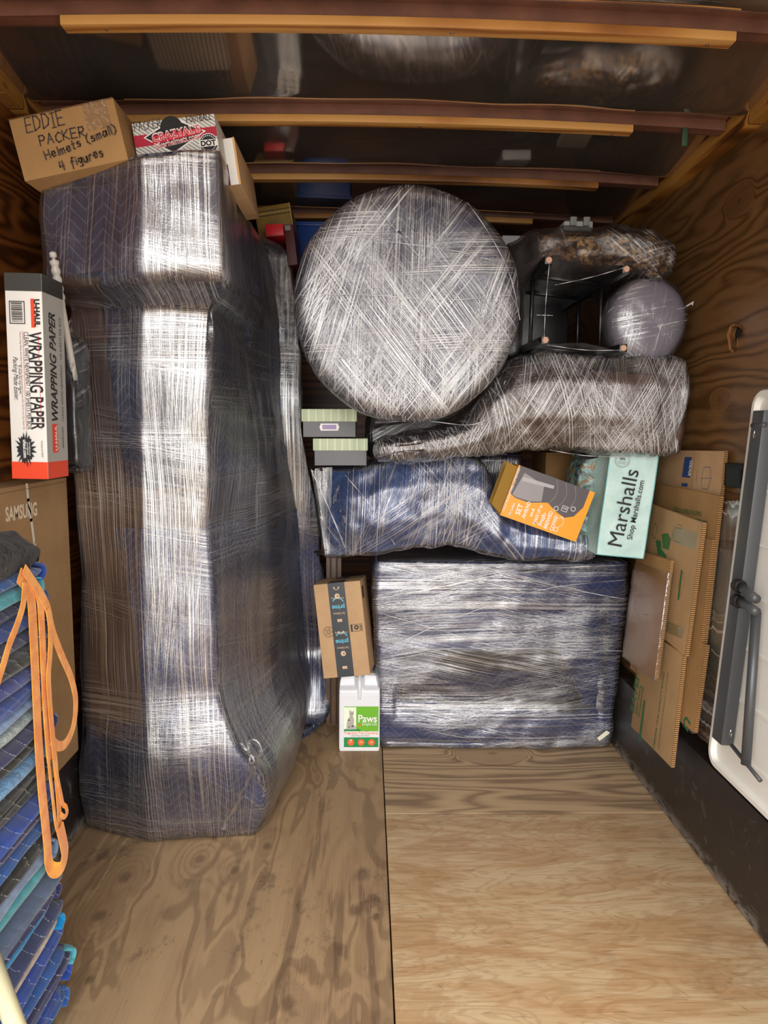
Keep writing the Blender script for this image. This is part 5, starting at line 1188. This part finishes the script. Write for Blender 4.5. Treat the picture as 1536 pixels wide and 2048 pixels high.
NAMES = {'blue': 'mid blue', 'teal': 'teal', 'navy': 'purple-navy', 'royal': 'royal blue', 'black': 'black', 'violet': 'violet-blue', 'lightblue': 'light blue', 'pale': 'pale grey knitted', 'steel': 'steel blue knitted', 'greyblue': 'pale grey-blue', 'grey': 'slate grey', 'cyan': 'bright cyan', 'slate': 'dark slate', 'cream': 'cream'}
ZT = at(100, 1120, X=-.70).z; T_ = ZT/len(SEQ)
rnd = random.Random(21); tw = [T_*rnd.uniform(.82, 1.2) for _ in SEQ]; tw = [t*ZT/sum(tw) for t in tw]
ztop = ZT
def padloft(x0, x1, y0, y1, z0, z1, sd, bulge):
    rows = []; n = 40; ny = 26; hh = (z1-z0)/2; zc = (z0+z1)/2; xc = (x0+x1)/2
    for j in range(ny+1):
        t = j/ny; y = y0+(y1-y0)*t; en = max(0, (t-.88)/.12); ex = math.sqrt(max(0, 1-en**2.2)); r_ = []
        for k in range(n):
            a = 2*math.pi*k/n; ca, sa = math.cos(a), math.sin(a)
            hx = (x1-x0)/2; px_ = math.copysign(abs(ca)**.35, ca); pz = math.copysign(abs(sa)**.75, sa)
            x = xc+px_*hx*(1-.12*(1-ex)); z = zc+pz*hh*(.25+.75*ex)
            nn = noise.noise(Vector((sd*3.3, y*5, k*.02))); x += .010*nn+bulge*.5*(t-.5)*0
            z += .0035*noise.noise(Vector((sd*1.7, y*7, 2)))
            cr = .35*math.sin(sd*2.7)
            if ca > 0 and abs(sa-cr) < .2 and sd % 3: x -= .004*(1-abs(sa-cr)/.2)      # crease where the fold layers meet
            r_.append(Vector((x, y, z)))
        rows.append(r_)
    return grid_vf(rows)
cnt = {}; seen = set()
for i, (c0, c1) in enumerate(SEQ):
    z1 = ztop; z0 = ztop-tw[i]; ztop = z0; xr = -.70+rnd.uniform(-.012, .012); ye = 1.555+rnd.uniform(-.03, .03)
    xl = -.975 if z0 < .36 else -.895
    cnt[c0] = cnt.get(c0, 0)+1
    nxt = NAMES[SEQ[i+1][0]] if i+1 < len(SEQ) else None
    pn = NAMES[SEQ[i-1][0]] if i else None
    if i == 0: lab = 'mid blue folded blanket directly under the black furry one'
    elif nxt is None: lab = 'black folded blanket lying on the floor at the bottom of the stack'
    else: lab = '%s folded blanket with %s above it and %s below' % (NAMES[c0], pn if pn != c0 else 'another', nxt if nxt != NAMES[c0] else 'another')
    if lab in seen: print('DUP', lab); lab += ', lower in stack'
    seen.add(lab)
    r_ = empty('moving_blanket', (xr-.13, 1.3, z0), lab, 'blanket', 'folded moving blankets in the left stack')
    v, f_ = padloft(xl, xr, .75, ye, z0+.0005, z1-.0005, i, 0); mesh('folded_layers', v, f_, PM[c0], r_, smooth=True, recalc=True)
    # the rounded folded end that bulges past its neighbours
    if c1 != c0 or i % 3 == 1:
        zc = (z0+z1)/2; hh = tw[i]/2*1.05
        rows = []
        for j in range(9):
            a = -math.pi/2+math.pi*j/8; rows.append([Vector((xr-.16+.16*(k/10)+.004, ye-.035+.040*math.cos(a)*math.sqrt(max(0, 1-(k/10)**6*.8)), zc+hh*math.sin(a))) for k in range(11)])
        vv, ff = grid_vf(rows, closed=False); o = mesh('turned_edge', vv, ff, PM[c1], r_, smooth=True); m = o.modifiers.new('t', 'SOLIDIFY'); m.thickness = .003; m.offset = -1
        if c1 != c0: o['label'] = NAMES[c1]+' turned edge'
# black furry blanket on top
root = empty('furry_blanket', (-.8, 1.25, ZT), 'black furry folded blanket on top of the blanket stack', 'blanket')
L = []
for y, xr, zt_ in ((.75, -.70, .10), (1.1, -.69, .115), (1.3, -.69, .11), (1.45, -.70, .09), (1.53, -.71, .055)):
    L.append([Vector((-.893, y, ZT+.002)), Vector((-.80, y, ZT+.002)), Vector((xr, y, ZT+.004)), Vector((xr+.008, y, ZT+zt_*.5)), Vector((xr-.03, y, ZT+zt_*.9)), Vector((-.82, y, ZT+zt_)), Vector((-.893, y, ZT+zt_*.9))])
B = Soft(root, L, nv=50, sub=6, it=2, cap=.03, amp=.010, freq=14, seed=44); B.base('furry_cloth', M_FUR)
hv = []; rnd = random.Random(5); hf = []
for k in range(900):
    i = rnd.randrange(len(B.vs)); p = B.vs[i]; n_ = B.N[i]
    if n_.x < -.5 or n_.z < -.5: continue
    d = (n_+Vector((rnd.uniform(-1, 1), rnd.uniform(-1, 1), rnd.uniform(-1, 1)))*.8).normalized(); l_ = rnd.uniform(.005, .014); s_ = d.cross(Vector((.3, .2, .9))).normalized()*.0006
    o_ = len(hv); hv += [p-s_, p+s_, p+d*l_]; hf.append((o_, o_+1, o_+2))
o = mesh('loose_fibres', hv, hf, M_FUR, root); o['kind'] = 'stuff'
# orange webbing loops
def webm():
    g = G('orange webbing'); x, y, z = g.sep(g.coord()); s = g.m('SINE', z*2600); n = g.noise(g.coord(), 30, 3)
    return g.done(g.pbr(g.mix(g.step(n, .35, .7), lin('ea8a1e'), lin('f8a840')), .75, 0, g.bump(s*.5+n*.4, .5, .001), .2, Sheen_Weight=.3))
M_WEB = webm()
root = empty('webbing_strap', at(70, 1160, X=-.68), 'orange webbing strap hanging in long loops down the blanket stack', 'strap')
def web(pts, w_, X=-.682, nm='strap_loop'):
    P = catmull([at(p[0], p[1], X=X+(p[2] if len(p) > 2 else 0)) for p in pts], 50)
    v, f_ = ribbon_vf(P, [w_*(q if q > .25 else .25) for q in [abs(math.cos(.25*math.sin(i*.3))) for i in range(len(P))]], lambda i, t: t.cross(Vector((1, 0, .0))), .0009)
    return mesh(nm, v, f_, M_WEB, root, recalc=True)
web([(38, 1150), (52, 1168), (62, 1195), (66, 1250), (70, 1330), (74, 1420), (78, 1500), (84, 1580), (90, 1640), (95, 1690), (97, 1722), (104, 1738, .006), (116, 1740, .012), (126, 1728, .016), (130, 1705, .018), (126, 1680, .02), (120, 1655, .02)], .033)
web([(48, 1138), (62, 1158), (80, 1185), (95, 1215), (105, 1260), (115, 1290), (128, 1322), (142, 1355), (151, 1395), (150, 1435), (143, 1465), (130, 1488), (116, 1492), (103, 1480)], .022, -.676)
web([(96, 1218), (101, 1260), (100, 1310), (97, 1355), (100, 1410), (106, 1480), (112, 1540), (117, 1600), (120, 1655)], .019, -.672)
web([(55, 1165), (78, 1190), (84, 1260), (88, 1350), (93, 1440), (98, 1500), (100, 1520)], .026, -.679)
web([(50, 1165), (46, 1210), (34, 1250), (20, 1285), (8, 1325), (-6, 1370), (-20, 1420)], .019, -.676)
web([(88, 1400), (92, 1460), (98, 1530), (106, 1600), (112, 1650), (122, 1680), (126, 1700)], .010, -.664)
web([(112, 1540), (122, 1590), (126, 1608), (132, 1614, .004), (134, 1626, .006), (128, 1634, .006), (121, 1628, .004)], .011, -.670)
# pale bar crossing the near corner
P0, P1 = at(-14, 1930, Y=1.10), at(52, 2110, Y=1.02)
d = (P1-P0).normalized(); P0 = P0-d*.06; P1 = P1+d*.35
root = empty('pale_pole', P1, 'pale cream round pole crossing the lower left corner in front of the stack', 'pole')
tube('pole_shaft', [P0, P0.lerp(P1, .5), P1], .0155, plain('cream plastic', 'e9dfb4', .4), root, n=20)
mesh('end_cap', *lathe_vf([(.0165, -.004), (.0165, .012), (.012, .016)], 20, Matrix.Translation(P0) @ (-d).to_track_quat('Z', 'Y').to_matrix().to_4x4()), plain('cream cap', 'd9cfa6', .4), root, smooth=True)
# small crushed things on the floor, paper scraps by the ledge
for o in list(COL.objects):
    if o.type == 'EMPTY' and not o.children: print('empty root', o.name)
